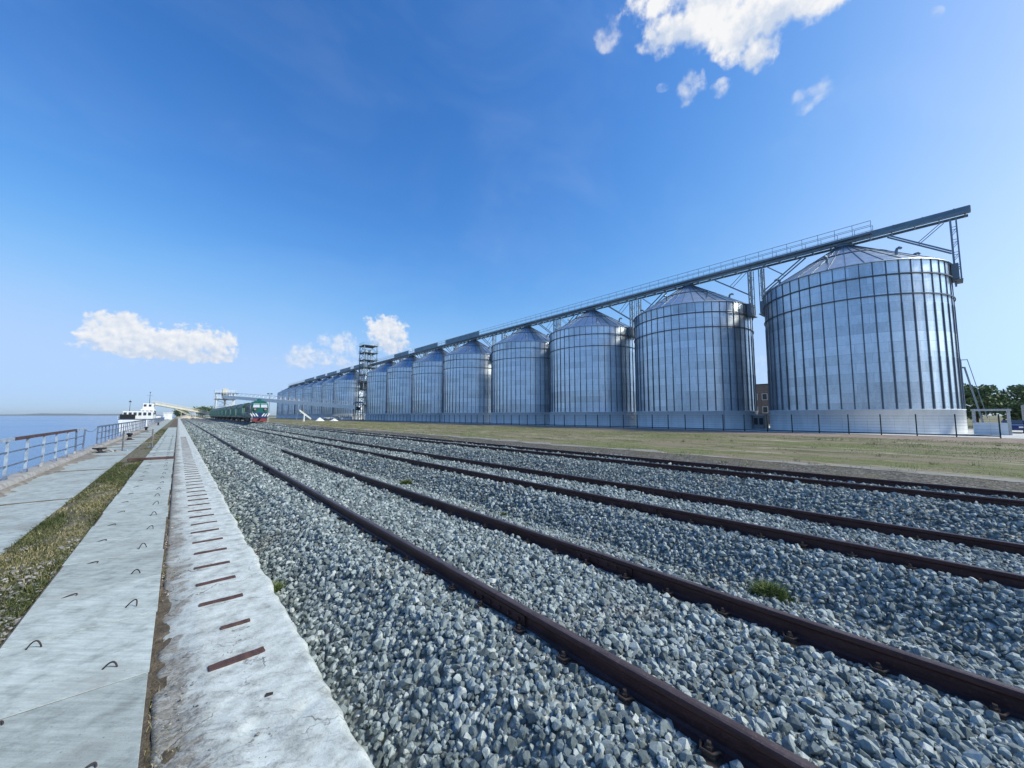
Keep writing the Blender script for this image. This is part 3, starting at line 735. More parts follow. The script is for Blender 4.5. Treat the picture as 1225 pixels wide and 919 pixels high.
g = MB(); g.tube([(-3.2, 26.2+3.8*k/14, 1.10 - .16*math.sin(math.pi*k/14)) for k in range(15)], .012, 6)
tag(g.build('chain', M['rail_blue']), 'slack chain closing the gap between the two quay railings', 'chain')
# barrier across the path
t = thing('steel_barrier', 'rusty waist-high steel barrier frame standing across the quay path', 'barrier', (-1.50, 28.2, -.02), R(58))
for s in (-1,1):
    g = MB(); g.bar((s*.95,0,0),(s*.95,0,1.0),.055); g.build('post', M['old_steel'], t)
    g = MB(); g.bar((s*.95,-.22,.03),(s*.95,.22,.03),.05); g.build('foot', M['rail_white'], t)
for z, mm in ((.95,'old_steel'),(.64,'old_steel'),(.30,'old_steel')):
    g = MB(); g.bar((-.92,0,z),(.92,0,z),.04); g.build('cross_bar', M[mm], t)
# cast-iron cleat with rubbish beside the railing
t = thing('mooring_cleat', 'small dark mooring cleat with stones heaped round it at the railing gap', 'cleat', (-2.72, 26.6, -.02))
g = MB(); g.lathe([(.20,0),(.16,.05),(.09,.09),(.08,.18),(.11,.22),(.0,.25)], 14); g.build('cleat_post', M['black'], t)
g = MB(); g.tube([(-.24,0,.21),(0,0,.18),(.24,0,.21)], [.03,.05,.03], 8); g.build('horn', M['black'], t)
V, F = scatter(np.stack([rng.normal(0,.22,26), rng.normal(.1,.3,26), np.full(26,.03)],-1), rng.uniform(.04,.11,26), near_shapes, .7)
tag(np_mesh('stone_heap', V + np.array([-2.6,27.0,-.02]), F, M['rubble']), 'heap of broken stones and bricks near the mooring cleat', 'stone heap')
# bollards further down the quay
bl = None
for k, (y, nm) in enumerate(((39.,'closest to the barrier'),(58.,'midway to the ship'),(92.,'just short of the moored ship'))):
    if bl is None:
        bl = thing('mooring_bollard', 'dark iron mooring bollard on the quay %s' % nm, 'bollard', (-2.55,y,-.02), 0, 'bollards along the quay')
        g = MB(); g.lathe([(.20,0),(.20,.03),(.13,.06),(.10,.18),(.10,.33),(.16,.38),(.17,.43),(.12,.48),(0,.5)], 20); g.build('bollard_post', M['black'], bl)
        g = MB(); g.box(-.26,.26,-.26,.26,-.01,.025); g.build('base_plate', M['rail_dark'], bl)
    else: dup(bl, (-2.55,y,-.02), None, 'dark iron mooring bollard on the quay %s' % nm)

# ------------------------------------------------------------------ silos
SX, GZ, RS = 67., -.25, 9.25
EAVE, APEX, BASE = 19.3, 24.72, 2.66
def uv_cyl(o, r):
    me = o.data; uv = me.uv_layers.new(name='UVMap')
    co = np.empty(len(me.vertices)*3); me.vertices.foreach_get('co', co); co = co.reshape(-1,3)
    vi = np.empty(len(me.loops), dtype=np.int32); me.loops.foreach_get('vertex_index', vi)
    a = np.arctan2(co[vi,0], -co[vi,1]); u = (a*r); v = co[vi,2]
    # keep each face on one side of the seam
    ls = np.empty(len(me.polygons), dtype=np.int32); lt = np.empty(len(me.polygons), dtype=np.int32)
    me.polygons.foreach_get('loop_start', ls); me.polygons.foreach_get('loop_total', lt)
    for s_, n_ in zip(ls, lt):
        q = u[s_:s_+n_]
        if q.max()-q.min() > math.pi*r: q[q < 0] += 2*math.pi*r
    uv.data.foreach_set('uv', np.stack([u, v], -1).ravel())
def make_silo():
    t = thing('grain_silo', 'x', 'silo', (SX, 0, GZ))
    g = MB(); g.lathe([(RS+.13,0),(RS+.13,BASE-.10),(RS+.17,BASE-.10),(RS+.17,BASE),(RS-.3,BASE)], 96)
    g.build('concrete_base', M['silo_base'], t)
    g = MB(); g.lathe([(RS,BASE-.01),(RS,EAVE)], 128)
    N = 50
    for k in range(N):
        a = 2*math.pi*(k+.5)/N; ca, sa = math.cos(a), math.sin(a)
        for z0, z1, w, d in ((BASE+.02,8.4,.12,.11),(8.42,14.4,.10,.09),(14.42,EAVE-.03,.08,.065)):
            pts = []
            for z in (z0, z1):
                for rr, ww in ((RS-.01,-w/2),(RS+d,-w/2),(RS+d,w/2),(RS-.01,w/2)): pts.append((rr*sa+ww*ca, rr*ca-ww*sa, z))
            g.add(pts, [(0,1,5,4),(1,2,6,5),(2,3,7,6),(4,5,6,7),(3,2,1,0)], 1)
    o = g.build('shell', [M['galv'], M['galv_rib']], t); uv_cyl(o, RS)
    for z in (EAVE-1.65, EAVE-3.95):
        g = MB(); g.lathe([(RS+.09,z-.06),(RS+.19,z-.06),(RS+.19,z+.06),(RS+.09,z+.06)], 96, smooth=False); g.build('wind_ring', M['galv_rib'], t)
    g = MB(); g.lathe([(RS+.02,EAVE-.10),(RS+.22,EAVE-.06),(RS+.16,EAVE+.02),(.75,APEX)], 96, smooth=False)
    nr = 36
    for k in range(nr):
        a = 2*math.pi*(k+.25)/nr; ca, sa = math.cos(a), math.sin(a); dz = .07
        p = []
        for rr, z in ((RS+.12,EAVE+.03),(.8,APEX-.02)):
            for ww, zz in ((-.035,0),(-.035,dz),(.035,dz),(.035,0)): p.append((rr*sa+ww*ca, rr*ca-ww*sa, z+zz))
        g.add(p, [(0,1,5,4),(1,2,6,5),(2,3,7,6),(3,2,1,0)], 1)
    z = EAVE+.02+(APEX-EAVE)*.55; r_ = RS+.16+(.75-RS-.16)*.55
    g.lathe([(r_,z+.06),(r_-.09,z+.16),(r_-.14,z+.06)], 72, 1, False)
    g.build('roof', [M['galv_roof'], M['galv_rib']], t)
    g = MB(); g.lathe([(.95,APEX-.08),(.95,APEX+.25),(.75,APEX+.34),(0,APEX+.36)], 28); g.build('roof_cap', M['steel'], t)
    g = MB(); g.box(-.35,.35,-.5,.5,APEX+.3,APEX+.75); g.build('inlet_box', M['dark_steel'], t)
    for k in range(7):   # gooseneck roof vents
        a = 2*math.pi*(k+.4)/7; rr = 6.4 if k % 2 else 7.6; z = EAVE+.02+(APEX-EAVE)*(RS+.16-rr)/(RS-.6)
        x, y = rr*math.sin(a), rr*math.cos(a); ux, uy = math.sin(a), math.cos(a)
        g = MB(); g.tube([(x,y,z-.1),(x,y,z+.45),(x+ux*.12,y+uy*.12,z+.62),(x+ux*.4,y+uy*.4,z+.66),(x+ux*.58,y+uy*.58,z+.5)], .15, 10); g.build('roof_vent', M['steel'], t)
    # caged ladder up the side between silos
    g = MB(); a = R(205); ca, sa = math.cos(a), math.sin(a)
    for s in (-.22,.22): g.bar(((RS+.24)*sa+s*ca,(RS+.24)*ca-s*sa,BASE),((RS+.24)*sa+s*ca,(RS+.24)*ca-s*sa,EAVE+.3),.05)
    for k in range(58):
        z = BASE+.3*k+.1; g.bar(((RS+.24)*sa-.22*ca,(RS+.24)*ca+.22*sa,z),((RS+.24)*sa+.22*ca,(RS+.24)*ca-.22*sa,z),.025)
    return t
m, t, b = mat('silo_base_concrete'); p = t.new('ShaderNodeTexCoord').outputs['Object']
s3 = t.new('ShaderNodeSeparateXYZ', i0=p).outputs
n = t.noise(t.new('ShaderNodeVectorMath', _operation='MULTIPLY', i0=p, i1=(1.,1.,.4)).outputs[0], .9, 7, .62)
ln = t.step(t.math('ABSOLUTE', t.math('SUBTRACT', t.math('FRACT', t.math('MULTIPLY', s3[2], 1.35)), .5)), .035, .0)
base = t.ramp(n, [(.3,(.62,.65,.66)),(.55,(.73,.75,.76)),(.75,(.78,.80,.81))])
base = t.mix(t.math('MULTIPLY', ln, .35), base, (.22,.22,.22,1))
t.set(b.inputs['Base Color'], base); b.inputs['Roughness'].default_value = .75
t.set(b.inputs['Normal'], t.bump(t.noise(p, 4, 6, .6), .4, .03)); M['silo_base'] = m
SY = [8.45, 29.45, 50.4, 70.9, 94.5, 114.8, 135.3, 155.6]
FY = [200.3, 221.6, 242.0, 263.2, 284.0, 304.8, 325.5, 344.5]
silo = make_silo()
SNAME = []
for i, y in enumerate(SY):
    lab = 'galvanised grain silo, %s in the row from the open gallery end' % ORD[i]
    if i == 0: lab = 'largest-looking galvanised grain silo standing alone at the open gallery end'
    if i == 7: lab = 'galvanised grain silo standing just before the lattice elevator tower'
    SNAME.append((y, ['silo standing alone at the gallery end','second silo','third silo','fourth silo','fifth silo','sixth silo','seventh silo','silo just before the elevator tower'][i]))
    if i == 0: silo.location = (SX, y, GZ); silo['label'] = lab; silo['group'] = 'galvanised grain silos in one long row'
    else: dup(silo, (SX, y, GZ), None, lab)
for i, y in enumerate(FY):
    lab = 'hazy galvanised silo, %s beyond the lattice elevator tower' % ORD[i]
    if i == 7: lab = 'last and most distant galvanised silo at the row end'
    SNAME.append((y, '%s silo beyond the elevator tower' % ORD[i]))
    dup(silo, (SX, y, GZ), None, lab)

# ------------------------------------------------------------------ overhead conveyor gallery and its posts
def gallery():
    t = thing('conveyor_gallery', 'long blue-grey conveyor gallery running over all the silo roofs', 'conveyor gallery', (SX, -2.7, 0))
    Lg = 354.
    g = MB(); g.cbox(-.55,.55,0,Lg,24.98,25.55,.05)
    for k in range(int(Lg/2.5)): g.box(-.57,.57,k*2.5+1.2,k*2.5+1.28,24.96,25.575)
    g.build('conveyor_housing', M['gallery'], t)
    g = MB()
    for s in (-1,1): g.box(s*.75-.09,s*.75+.09,.2,Lg,24.66,24.94)
    for k in range(int(Lg/2)): g.box(-.65,.65,k*2+.4,k*2+.5,24.6,24.86)
    g.build('girder', M['steel'], t)
    g = MB(); g.box(-1.25,-.60,8.2,Lg,25.0,25.06); g.build('walkway', M['steel'], t)
    for sx in (-1.25, .75):
        g = MB(); g.bar((sx,8.2,26.65),(sx,Lg,26.65),.05); g.bar((sx,8.2,26.1),(sx,Lg,26.1),.04)
        if sx < 0: g.bar((sx,8.2,25.12),(sx,Lg,25.12),.02,.14)
        for k in range(int((Lg-8.2)/1.8)+1):
            z0 = 25.0 if sx < 0 else 25.0
            g.bar((sx,8.2+1.8*k,z0),(sx,8.2+1.8*k,26.65),.05)
        g.build('handrail', M['steel'], t)
    for a, b_ in ((93,112),(117,134),(139,152),(182,200),(205,222),(228,246),(250,270),(275,300)):
        g = MB(); g.box(-1.32,-1.28,a,b_,25.05,26.55); g.build('side_panel', M['gallery'], t)
gallery()
def make_support():
    """twin lattice posts bracketed to the silo wall; local +y points away from the silo"""
    t = thing('gallery_support', 'x', 'support post', (0,0,0))
    for sx in (-.5,.5):
        g = MB(); g.bar((sx,.0,16.9),(sx,.0,24.7),.16); g.bar((sx,.45,17.6),(sx,.45,24.7),.11)
        for k in range(9): z = 17.7+.75*k; g.bar((sx,0,z),(sx,.45,z+.6 if k%2 else z),.05); 
        g.build('leg', M['steel'], t)
    for sx in (-.5,.5):
        g = MB(); g.bar((sx,-.1,20.9),(sx,-5.3,24.75),.15); g.bar((sx,-2.7,22.8),(sx,-.5,24.75),.07); g.build('brace', M['steel'], t)
    g = MB()
    for z in (18.3,20.2,22.1): g.bar((-.5,0,z),(.5,0,z+1.8),.07); g.bar((.5,0,z),(-.5,0,z+1.8),.07); g.bar((-.5,0,z+1.9),(.5,0,z+1.9),.07)
    g.build('cross_brace', M['steel'], t)
    g = MB(); g.box(-1.0,1.0,-.28,.30,17.5,19.3); g.box(-1.05,1.05,-.1,.55,17.3,17.42); g.build('wall_bracket', M['grey_steel'], t)
    return t
M['grey_steel'] = galv('bracket_steel', (.22,.25,.28), .5, False, .5)
sup = make_support(); first = True
for n_, (y, nm) in enumerate(SNAME):
    for s, side in ((-1,'toward the open end'),(1,'away from the open end')):
        lab = 'gallery posts on the %s, side %s' % (nm.replace('silo standing alone at the gallery end','lone end silo').replace('silo just before the elevator tower','silo before elevator tower'), side)[:200]
        p = (SX, y + s*(RS+.30), GZ); rz = 0 if s > 0 else math.pi
        if first: sup.location = p; sup.rotation_euler = (0,0,rz); sup['label'] = lab; sup['group'] = 'posts holding up the gallery'; first = False
        else: dup(sup, p, rz, lab)

# elevator tower between the two groups of silos
def tower():
    t = thing('elevator_tower', 'tall open lattice elevator tower rising through the gallery between silo groups', 'elevator tower', (65.5, 177.5, GZ))
    hw = 2.9; Ht = 34.
    for sx in (-1,1):
        for sy in (-1,1):
            g = MB(); g.bar((sx*hw,sy*hw,0),(sx*hw,sy*hw,Ht),.32); g.build('column', M['steel'], t)
    g = MB(); lv = [k*3.4 for k in range(11)]
    for a, b_ in zip(lv[:-1], lv[1:]):
        for (p, q) in (((-hw,-hw),(hw,-hw)),((hw,-hw),(hw,hw)),((hw,hw),(-hw,hw)),((-hw,hw),(-hw,-hw))):
            g.bar((p[0],p[1],a),(q[0],q[1],b_),.14); g.bar((p[0],p[1],b_-.1),(q[0],q[1],b_-.1),.2)
    g.build('bracing', M['steel'], t)
    for z in lv[2:]:
        g = MB(); g.box(-hw-.5,hw+.5,-hw-.5,hw+.5,z,z+.12); g.build('platform', M['dark_steel'], t)
        g = MB()
        for zz in (.6,1.15):
            for (p, q) in (((-1,-1),(1,-1)),((1,-1),(1,1)),((1,1),(-1,1)),((-1,1),(-1,-1))): g.bar((p[0]*(hw+.45),p[1]*(hw+.45),z+zz),(q[0]*(hw+.45),q[1]*(hw+.45),z+zz),.08)
        g.build('guard_rail', M['steel'], t)
    for x, y in ((-1.2,-.6),(1.0,-.6),(0,1.2)):
        g = MB(); g.box(x-.35,x+.35,y-.5,y+.5,0,Ht-3); g.box(x-.5,x+.5,y-.8,y+.8,Ht-3,Ht-1.4); g.build('elevator_leg', M['galv_roof'], t)
    g = MB(); g.box(-2.6,2.4,-2.7,2.4,13.6,17.6); g.build('machine_cabin', M['black'], t)
    for z0, z1 in ((8.,12.6),(3.,6.8)):
        g = MB(); g.lathe([(.3,z0),(1.9,z0+1.),(1.9,z1-.4),(.5,z1)], 20, c=(.3,-.6)); g.build('buffer_hopper', M['white'], t)
tower()

# inclined conveyor from the train to the foot of the tower
def truss_conveyor(name, label, A, B, w, h, col, parent_group=None, legs=()):
    t = thing(name, label, 'conveyor', A); A = Vector(A); d = Vector(B)-A
    side = Vector((d.y,-d.x,0)).normalized()*w/2; up = Vector((0,0,h))
    g = MB(); n = max(4, int(d.length/3))
    vs = [Vector((0,0,0))+s*side+u*up for s,u in ((-1,.0),(1,.0),(1,.52),(-1,.52))]; vs = vs + [v+d for v in vs]
    g.add(vs, [(3,2,1,0),(4,5,6,7),(0,1,5,4),(1,2,6,5),(2,3,7,6),(3,0,4,7)]); g.build('conveyor_body', M[col], t)
    g = MB()
    for s in (-1,1):
        g.bar(side*s+up, side*s+up+d, .12)
        for k in range(n+1):
            p = side*s+d*(k/n); g.bar(p+up*.5, p+up, .10)
            if k < n: g.bar(p+up*.54, side*s+d*((k+1)/n)+up, .07)
    g.build('truss', M[col], t)
    for q in legs:
        p = d*q; g = MB()
        for s in (-1,1): g.bar(p+side*s*1.2, Vector((p.x+side.x*s*2, p.y+side.y*s*2, GZ-A.z)), .22)
        g.bar(p*1., Vector((p.x,p.y,(GZ-A.z)*.5)), .14); g.build('trestle', M[col], t)
    return t
truss_conveyor('transfer_conveyor', 'long white truss conveyor sloping from above the train to the elevator tower', (18.5,253,10.6), (59.5,173.5,4.4), 2.0, 3.2, 'white', legs=(.28,.62,.97))
t = thing('drive_station', 'dark steel drive platform where the white conveyor meets the tower', 'drive station', (60.3,173.8,GZ))
for sx in (-1.5,1.5):
    for sy in (-1.2,1.2):
        g = MB(); g.bar((sx,sy,0),(sx,sy,7.2),.2); g.build('leg', M['dark_steel'], t)
g = MB(); g.box(-1.8,1.8,-1.5,1.5,4.2,4.4); g.build('platform', M['dark_steel'], t)
g = MB(); g.add([(-1.9,-1.6,7.2),(1.9,-1.6,7.2),(1.9,1.6,7.2),(-1.9,1.6,7.2),(-1.9,0,8.1),(1.9,0,8.1)], [(0,1,5,4),(2,3,4,5),(1,2,5),(3,0,4),(3,2,1,0)]); g.build('roof', M['steel'], t)
g = MB(); g.cbox(-.8,.9,-.6,.6,4.4,5.6,.1); g.build('motor', M['black'], t)
# loading gantry astride the train
def gantry():
    t = thing('loading_gantry', 'pale lattice loading gantry rising over the wagons at the white conveyor end', 'gantry', (18.5,256,GZ)); t.scale = (1.2,1.2,1.22)
    for sx in (-3.2,3.2):
        for sy in (-2.5,2.5):
            g = MB(); g.bar((sx,sy,0),(sx,sy,11.2),.3); g.build('leg', M['white'], t)
    g = MB()
    for z in (5.6,8.4,11.):
        for (p,q) in (((-3.2,-2.5),(3.2,-2.5)),((3.2,-2.5),(3.2,2.5)),((3.2,2.5),(-3.2,2.5)),((-3.2,2.5),(-3.2,-2.5))): g.bar((p[0],p[1],z),(q[0],q[1],z),.22)
    for s in (-2.5,2.5):
        g.bar((-3.2,s,5.6),(3.2,s,8.4),.14); g.bar((3.2,s,5.6),(-3.2,s,8.4),.14); g.bar((-3.2,s,8.4),(3.2,s,11),.14)
    g.build('bracing', M['white'], t)
    g = MB(); g.box(-3.8,3.8,-3,3,8.5,8.65); g.build('platform', M['grey_steel'], t)
    g = MB(); g.box(-3.8,4.6,-3,3,11.1,11.25); g.build('platform', M['grey_steel'], t)
    g = MB()
    for (z) in (9.2,9.8,11.8,12.4):
        for (p,q) in (((-3.8,-3),(3.8,-3)),((3.8,-3),(3.8,3)),((-3.8,3),(-3.8,-3))): g.bar((p[0],p[1],z),(q[0],q[1],z),.1)
    for k in range(8): g.bar((-3.8+k,-3,8.6),(-3.8+k,-3,12.4),.08)
    g.build('handrail', M['white'], t)
    g = MB(); g.lathe([(1.3,10.9),(1.3,9.8),(.3,7.6),(.3,5.4)], 16); g.build('loading_spout', M['cream'], t)
    g = MB(); g.cbox(-1.1,1.0,-.9,.9,11.25,13.2,.1); g.build('drive_head', M['cream'], t)
gantry()

# ------------------------------------------------------------------ train
TX = 13.42
def wheelset(t, y, mt):
    for s in (-1,1):
        g = MB(); g.tube([(s*.70,y,.56),(s*.84,y,.56)], .475, 20); w = g.build('wheel', mt, t)
def hopper_section(k=0.):
    p = [(1.50,1.45),(1.58,2.1),(1.58,3.55),(1.46,4.0),(1.1,4.36),(.5,4.58),(0,4.62)]
    return p + [(-x,z) for x,z in reversed(p[:-1])]
def make_wagon():
    t = thing('hopper_wagon', 'x', 'wagon', (0,0,0)); L = 14.0
    g = MB(); p = hopper_section(); g.extrude_y(p, 1.05, L-1.05, 0)
    for k in range(13):
        y = 1.2 + k*(L-2.4)/12
        for s in (-1,1): g.bar((s*1.60,y,1.5),(s*1.60,y,3.6),.07,.10)
    g.build('hopper_body', M['wagon_grey'], t)
    g = MB(); q = [(x*1.012,z+.02) for x,z in p if z > 3.5]; q += [(-1.55,3.5),(1.55,3.5)]; g.extrude_y(q, 1.0, L-1.0); g.build('roof', M['green'], t)
    for y in (2.9,5.6,8.4,11.1):
        g = MB(); g.lathe([(.36,4.60),(.36,4.76),(.2,4.82),(0,4.83)], 14, c=(0,y)); g.build('roof_hatch', M['green'], t)
    g = MB(); g.box(-1.5,1.5,.25,L-.25,1.12,1.44); g.build('frame', M['green'], t)
    for y in (4.4,7.0,9.6):
        g = MB(); g.add([(-1.3,y-1.1,1.12),(1.3,y-1.1,1.12),(1.3,y+1.1,1.12),(-1.3,y+1.1,1.12),(-.6,y-.35,.45),(.6,y-.35,.45),(.6,y+.35,.45),(-.6,y+.35,.45)], [(0,1,2,3),(7,6,5,4),(0,4,5,1),(1,5,6,2),(2,6,7,3),(3,7,4,0)]); g.build('discharge_hopper', M['black'], t)
    for yb in (2.1, L-2.1):
        g = MB()
        for s in (-1,1): g.box(s*1.02-.09,s*1.02+.09,yb-1.35,yb+1.35,.45,.80)
        g.box(-1.1,1.1,yb-.2,yb+.2,.6,1.12); g.build('bogie', M['black'], t)
        for d in (-.92,.92): wheelset(t, yb+d, M['black'])
    for y0, s in ((.25,-1),(L-.25,1)):
        g = MB(); g.bar((0,y0,.98),(0,y0+s*.42,.98),.22); g.build('coupler', M['black'], t)
    g = MB()
    for yy in (.7, L-.7):
        for s in (-1,1): g.bar((s*1.1,yy,1.3),(s*1.1,yy,4.3),.06)
        for k in range(9): g.bar((-1.1,yy,1.5+.33*k),(1.1,yy,1.5+.33*k),.04)
    g.build('end_ladder', M['black'], t)
    return t
RT = -.10+.18
wag = make_wagon(); yw = 113.6
WN = ['coupled directly behind the locomotive','second behind the locomotive','third behind the locomotive','fourth behind the locomotive','fifth behind the locomotive','sixth behind the locomotive','seventh behind the locomotive','eighth behind the locomotive','at the tail of the train']
for k in range(9):
    lab = 'green grain hopper wagon, %s' % WN[k]
    if k == 0: wag.location = (TX, yw, RT); wag['label'] = lab; wag['group'] = 'green hopper wagons of the train'
    else: dup(wag, (TX, yw, RT), None, lab)
    yw += 14.72
def loco():
    t = thing('diesel_locomotive', 'green and blue diesel locomotive with white chevrons and red plough', 'locomotive', (TX, 98.9, RT)); L = 14.3
    def cab_sec(s=1.): 
        p = [(1.55*s,1.35),(1.58*s,3.3),(1.50*s,4.1),(1.15*s,4.62),(.6*s,4.86),(0,4.92)]
        return p+[(-x,z) for x,z in reversed(p[:-1])]
    g = MB(); g.extrude_y(cab_sec(), .55, 4.2)
    a = [(x,.55,z) for x,z in cab_sec()]; b_ = [(x*.93,.12,z if z < 3.3 else 3.3+(z-3.3)*.9) for x,z in cab_sec()]
    n = len(a); g.add(a+b_, [(i,(i+1)%n,n+(i+1)%n,n+i) for i in range(n)]+[tuple(range(n,2*n))]); g.build('cab', M['loco_green'], t)
    g = MB(); g.box(-1.46,1.46,.03,.60,1.36,2.25); g.build('nose_panel', M['loco_blue'], t)
    for s in (-1,1):
        g = MB(); g.add([(s*.12,.08,3.42),(s*1.30,.08,3.42),(s*1.24,.13,4.12),(s*.12,.13,4.12),(s*.12,.2,3.42),(s*1.30,.2,3.42),(s*1.24,.2,4.12),(s*.12,.2,4.12)], [(0,1,2,3),(4,7,6,5),(0,4,5,1),(1,5,6,2),(2,6,7,3),(3,7,4,0)]); w = g.build('windscreen', M['screen'], t)
        g = MB(); g.bar((s*.06,.06,3.38),(s*1.34,.06,3.38),.06); g.bar((s*.06,.10,4.16),(s*1.28,.10,4.16),.06); g.build('frame', M['white'], w)
        g = MB(); g.tube([(s*.95,.05,2.95),(s*.95,-.05,2.95)], .21, 18); h = g.build('headlight', M['grey_box'], t)
        g = MB(); g.lathe([(.22,0),(.32,0),(.32,.09),(.22,.09)], 18); q = g.build('surround', M['red'], h); q.rotation_euler = (R(90),0,0); q.location = (s*.95,.04,2.95)
        g = MB(); g.box(s*1.585-.012,s*1.585+.012,1.2,2.1,3.0,3.85); g.build('side_window', M['glass'], t)
        g = MB(); g.box(s*1.585-.015,s*1.585+.015,2.6,3.3,1.5,3.9); g.build('side_door', M['loco_dark'], t)
        for k in range(3):   # slanting white stripes
            x = s*(.28+.48*k); g = MB(); g.add([(x,-.035,1.42),(x+s*.24,-.035,1.42),(x+s*.62,-.035,2.05),(x+s*.38,-.035,2.05),(x,.05,1.42),(x+s*.24,.05,1.42),(x+s*.62,.05,2.05),(x+s*.38,.05,2.05)], [(0,1,2,3),(4,7,6,5),(0,4,5,1),(1,5,6,2),(2,6,7,3),(3,7,4,0)]); g.build('chevron_stripe', M['white'], t)
        g = MB(); g.bar((s*1.45,-.3,1.05),(s*1.45,-.3,2.3),.05); g.bar((s*1.45,.0,2.3),(s*1.45,-.3,2.3),.05); g.build('grab_rail', M['white'], t)
        for k, z in enumerate((.35,.65,.95)):
            g = MB(); g.box(s*1.5-.2,s*1.5+.12,-.35,.15,z,z+.05); g.build('step', M['white'], t)
    g = MB(); g.box(-1.52,1.52,-.20,.55,1.02,1.35); g.build('buffer_beam', M['loco_blue'], t)
    g = MB(); g.add([(-1.4,-.15,1.02),(1.4,-.15,1.02),(1.4,.5,1.02),(-1.4,.5,1.02),(-1.25,-.35,.30),(1.25,-.35,.30),(1.25,-.25,.30),(-1.25,-.25,.30)], [(3,2,1,0),(4,5,6,7),(0,1,5,4),(1,2,6,5),(2,3,7,6),(3,0,4,7)]); g.build('snow_plough', M['red'], t)
    g = MB(); g.bar((0,-.2,1.0),(0,-.75,1.0),.25); g.build('coupler', M['black'], t)
    hood = [(1.25,1.35),(1.25,3.7),(1.05,4.15),(.5,4.35),(0,4.4)]; hood = hood+[(-x,z) for x,z in reversed(hood[:-1])]
    g = MB(); g.extrude_y(hood, 4.2, L-.6)
    for k in range(7):
        for s in (-1,1): g.box(s*1.25-.03,s*1.25+.03,4.6+k*1.25,5.5+k*1.25,1.9,3.5)
    g.build('engine_hood', M['loco_dark'], t)
    g = MB(); g.cbox(-.5,.5,5.2,7.2,4.35,4.75,.05); g.build('exhaust_box', M['black'], t)
    g = MB(); g.cbox(-.35,.35,1.5,2.6,4.88,5.3,.06); g.build('roof_horn_box', M['loco_green'], t)
    g = MB(); g.box(-1.56,1.56,.55,L-.2,1.05,1.34); g.build('running_board', M['loco_dark'], t)
    g = MB()
    for s in (-1,1):
        g.bar((s*1.5,4.3,2.35),(s*1.5,L-.3,2.35),.05)
        for k in range(8): g.bar((s*1.5,4.3+k*1.4,1.34),(s*1.5,4.3+k*1.4,2.35),.045)
    g.build('handrail', M['white'], t)
    g = MB(); g.box(-1.3,1.3,5.9,8.5,.35,1.05); g.build('fuel_tank', M['black'], t)
    for yb in (3.1, L-3.1):
        g = MB()
        for s in (-1,1): g.box(s*1.05-.1,s*1.05+.1,yb-2.2,yb+2.2,.45,.92)
        g.box(-1.,1.,yb-.4,yb+.4,.5,1.05); g.build('bogie', M['black'], t)
        for d in (-1.7,0,1.7): wheelset(t, yb+d, M['black'])
loco()

# ------------------------------------------------------------------ fence along the silos
def fence():
    t = thing('wire_fence', 'low green panel fence with thin posts along the silo bases', 'fence', (54.1, -2.55, GZ))
    g0 = None
    for k in range(75):
        g = MB(); h = 2.06
        if g0 is None: g.bar((0,0,-.1),(0,0,h),.11,.09); g.cbox(-.05,.05,-.05,.05,h,h+.04,.01); g0 = g.build('post', M['fence_green'], t)
        else: o = g0.copy(); COL.objects.link(o); o.parent = t; o.location = (random.uniform(-.02,.02), 2.5*k, 0)
    g = MB()
    for z, w in ((.18,.10),): g.bar((0,0,z),(0,185,z),w*.5,w)
    g.build('bottom_rail', M['fence_green'], t)
    g = MB()
    for z in (.45,.75,1.05,1.35,1.65,1.95): g.bar((0,0,z),(0,185,z),.012)
    for k in range(185): g.bar((0,.5+1.*k,.2),(0,.5+1.*k,1.95),.006)
    g.build('wire_panel', M['fence_green'], t)
fence()
# a second single post pole by the third fence panel
g = MB(); g.tube([(0,0,0),(0,0,5.2)], [.06,.04], 8); tag(g.build('thin_pole', M['grey_box'], None, (53.6, 19.6, GZ)), 'thin pale grey pole standing in front of the second silo', 'pole')

# ------------------------------------------------------------------ things beside and behind the end silo
t = thing('concrete_shelter', 'pale concrete shelter with low wall and roof slab beside end silo', 'shelter', (63.3, -1.25, GZ))
g = MB(); g.box(-.35,.35,-2.25,-.02,0,1.22); g.build('low_wall', M['silo_base'], t)
g = MB(); g.box(-.5,.5,-2.55,.05,2.44,2.64); g.build('roof_slab', M['pale_concrete'], t)
for x in (0,):
    g = MB(); g.box(x-.2,x+.2,-2.48,-2.265,0,2.435); g.build('pillar', M['pale_concrete'], t)
    g = MB(); g.box(x-.2,x+.2,-.25,.0,1.225,2.435); g.build('pillar', M['pale_concrete'], t)
t = thing('steel_stairs', 'slim galvanised ladder stair rising behind the end silo', 'stairs', (78., -1.3, GZ))
for s_ in (-.4,.4):
    g = MB(); g.bar((s_,-1.25,0),(s_,0,8.3),.09,.16); g.build('stringer', M['steel'], t)
    g = MB(); g.bar((s_,-1.5,1.6),(s_,-.3,9.3),.045); g.bar((s_,0,8.3),(s_,1.2,8.3),.08); g.bar((s_,.25,0),(s_,.25,9.3),.08); g.bar((s_,-.3,9.3),(s_,.25,9.3),.045); g.build('handrail', M['steel'], t)
g = MB()
for k in range(26): y = -1.25+1.25*k/26; g.box(-.4,.4,y-.05,y+.05,.1+k*.318,.13+k*.318)
for k in range(22): g.bar((-.4,.25,.3+.37*k),(.4,.25,.3+.37*k),.03)
g.build('tread', M['steel'], t)
g = MB(); g.box(-.5,.5,-.1,1.2,8.22,8.3); g.build('landing', M['steel'], t)
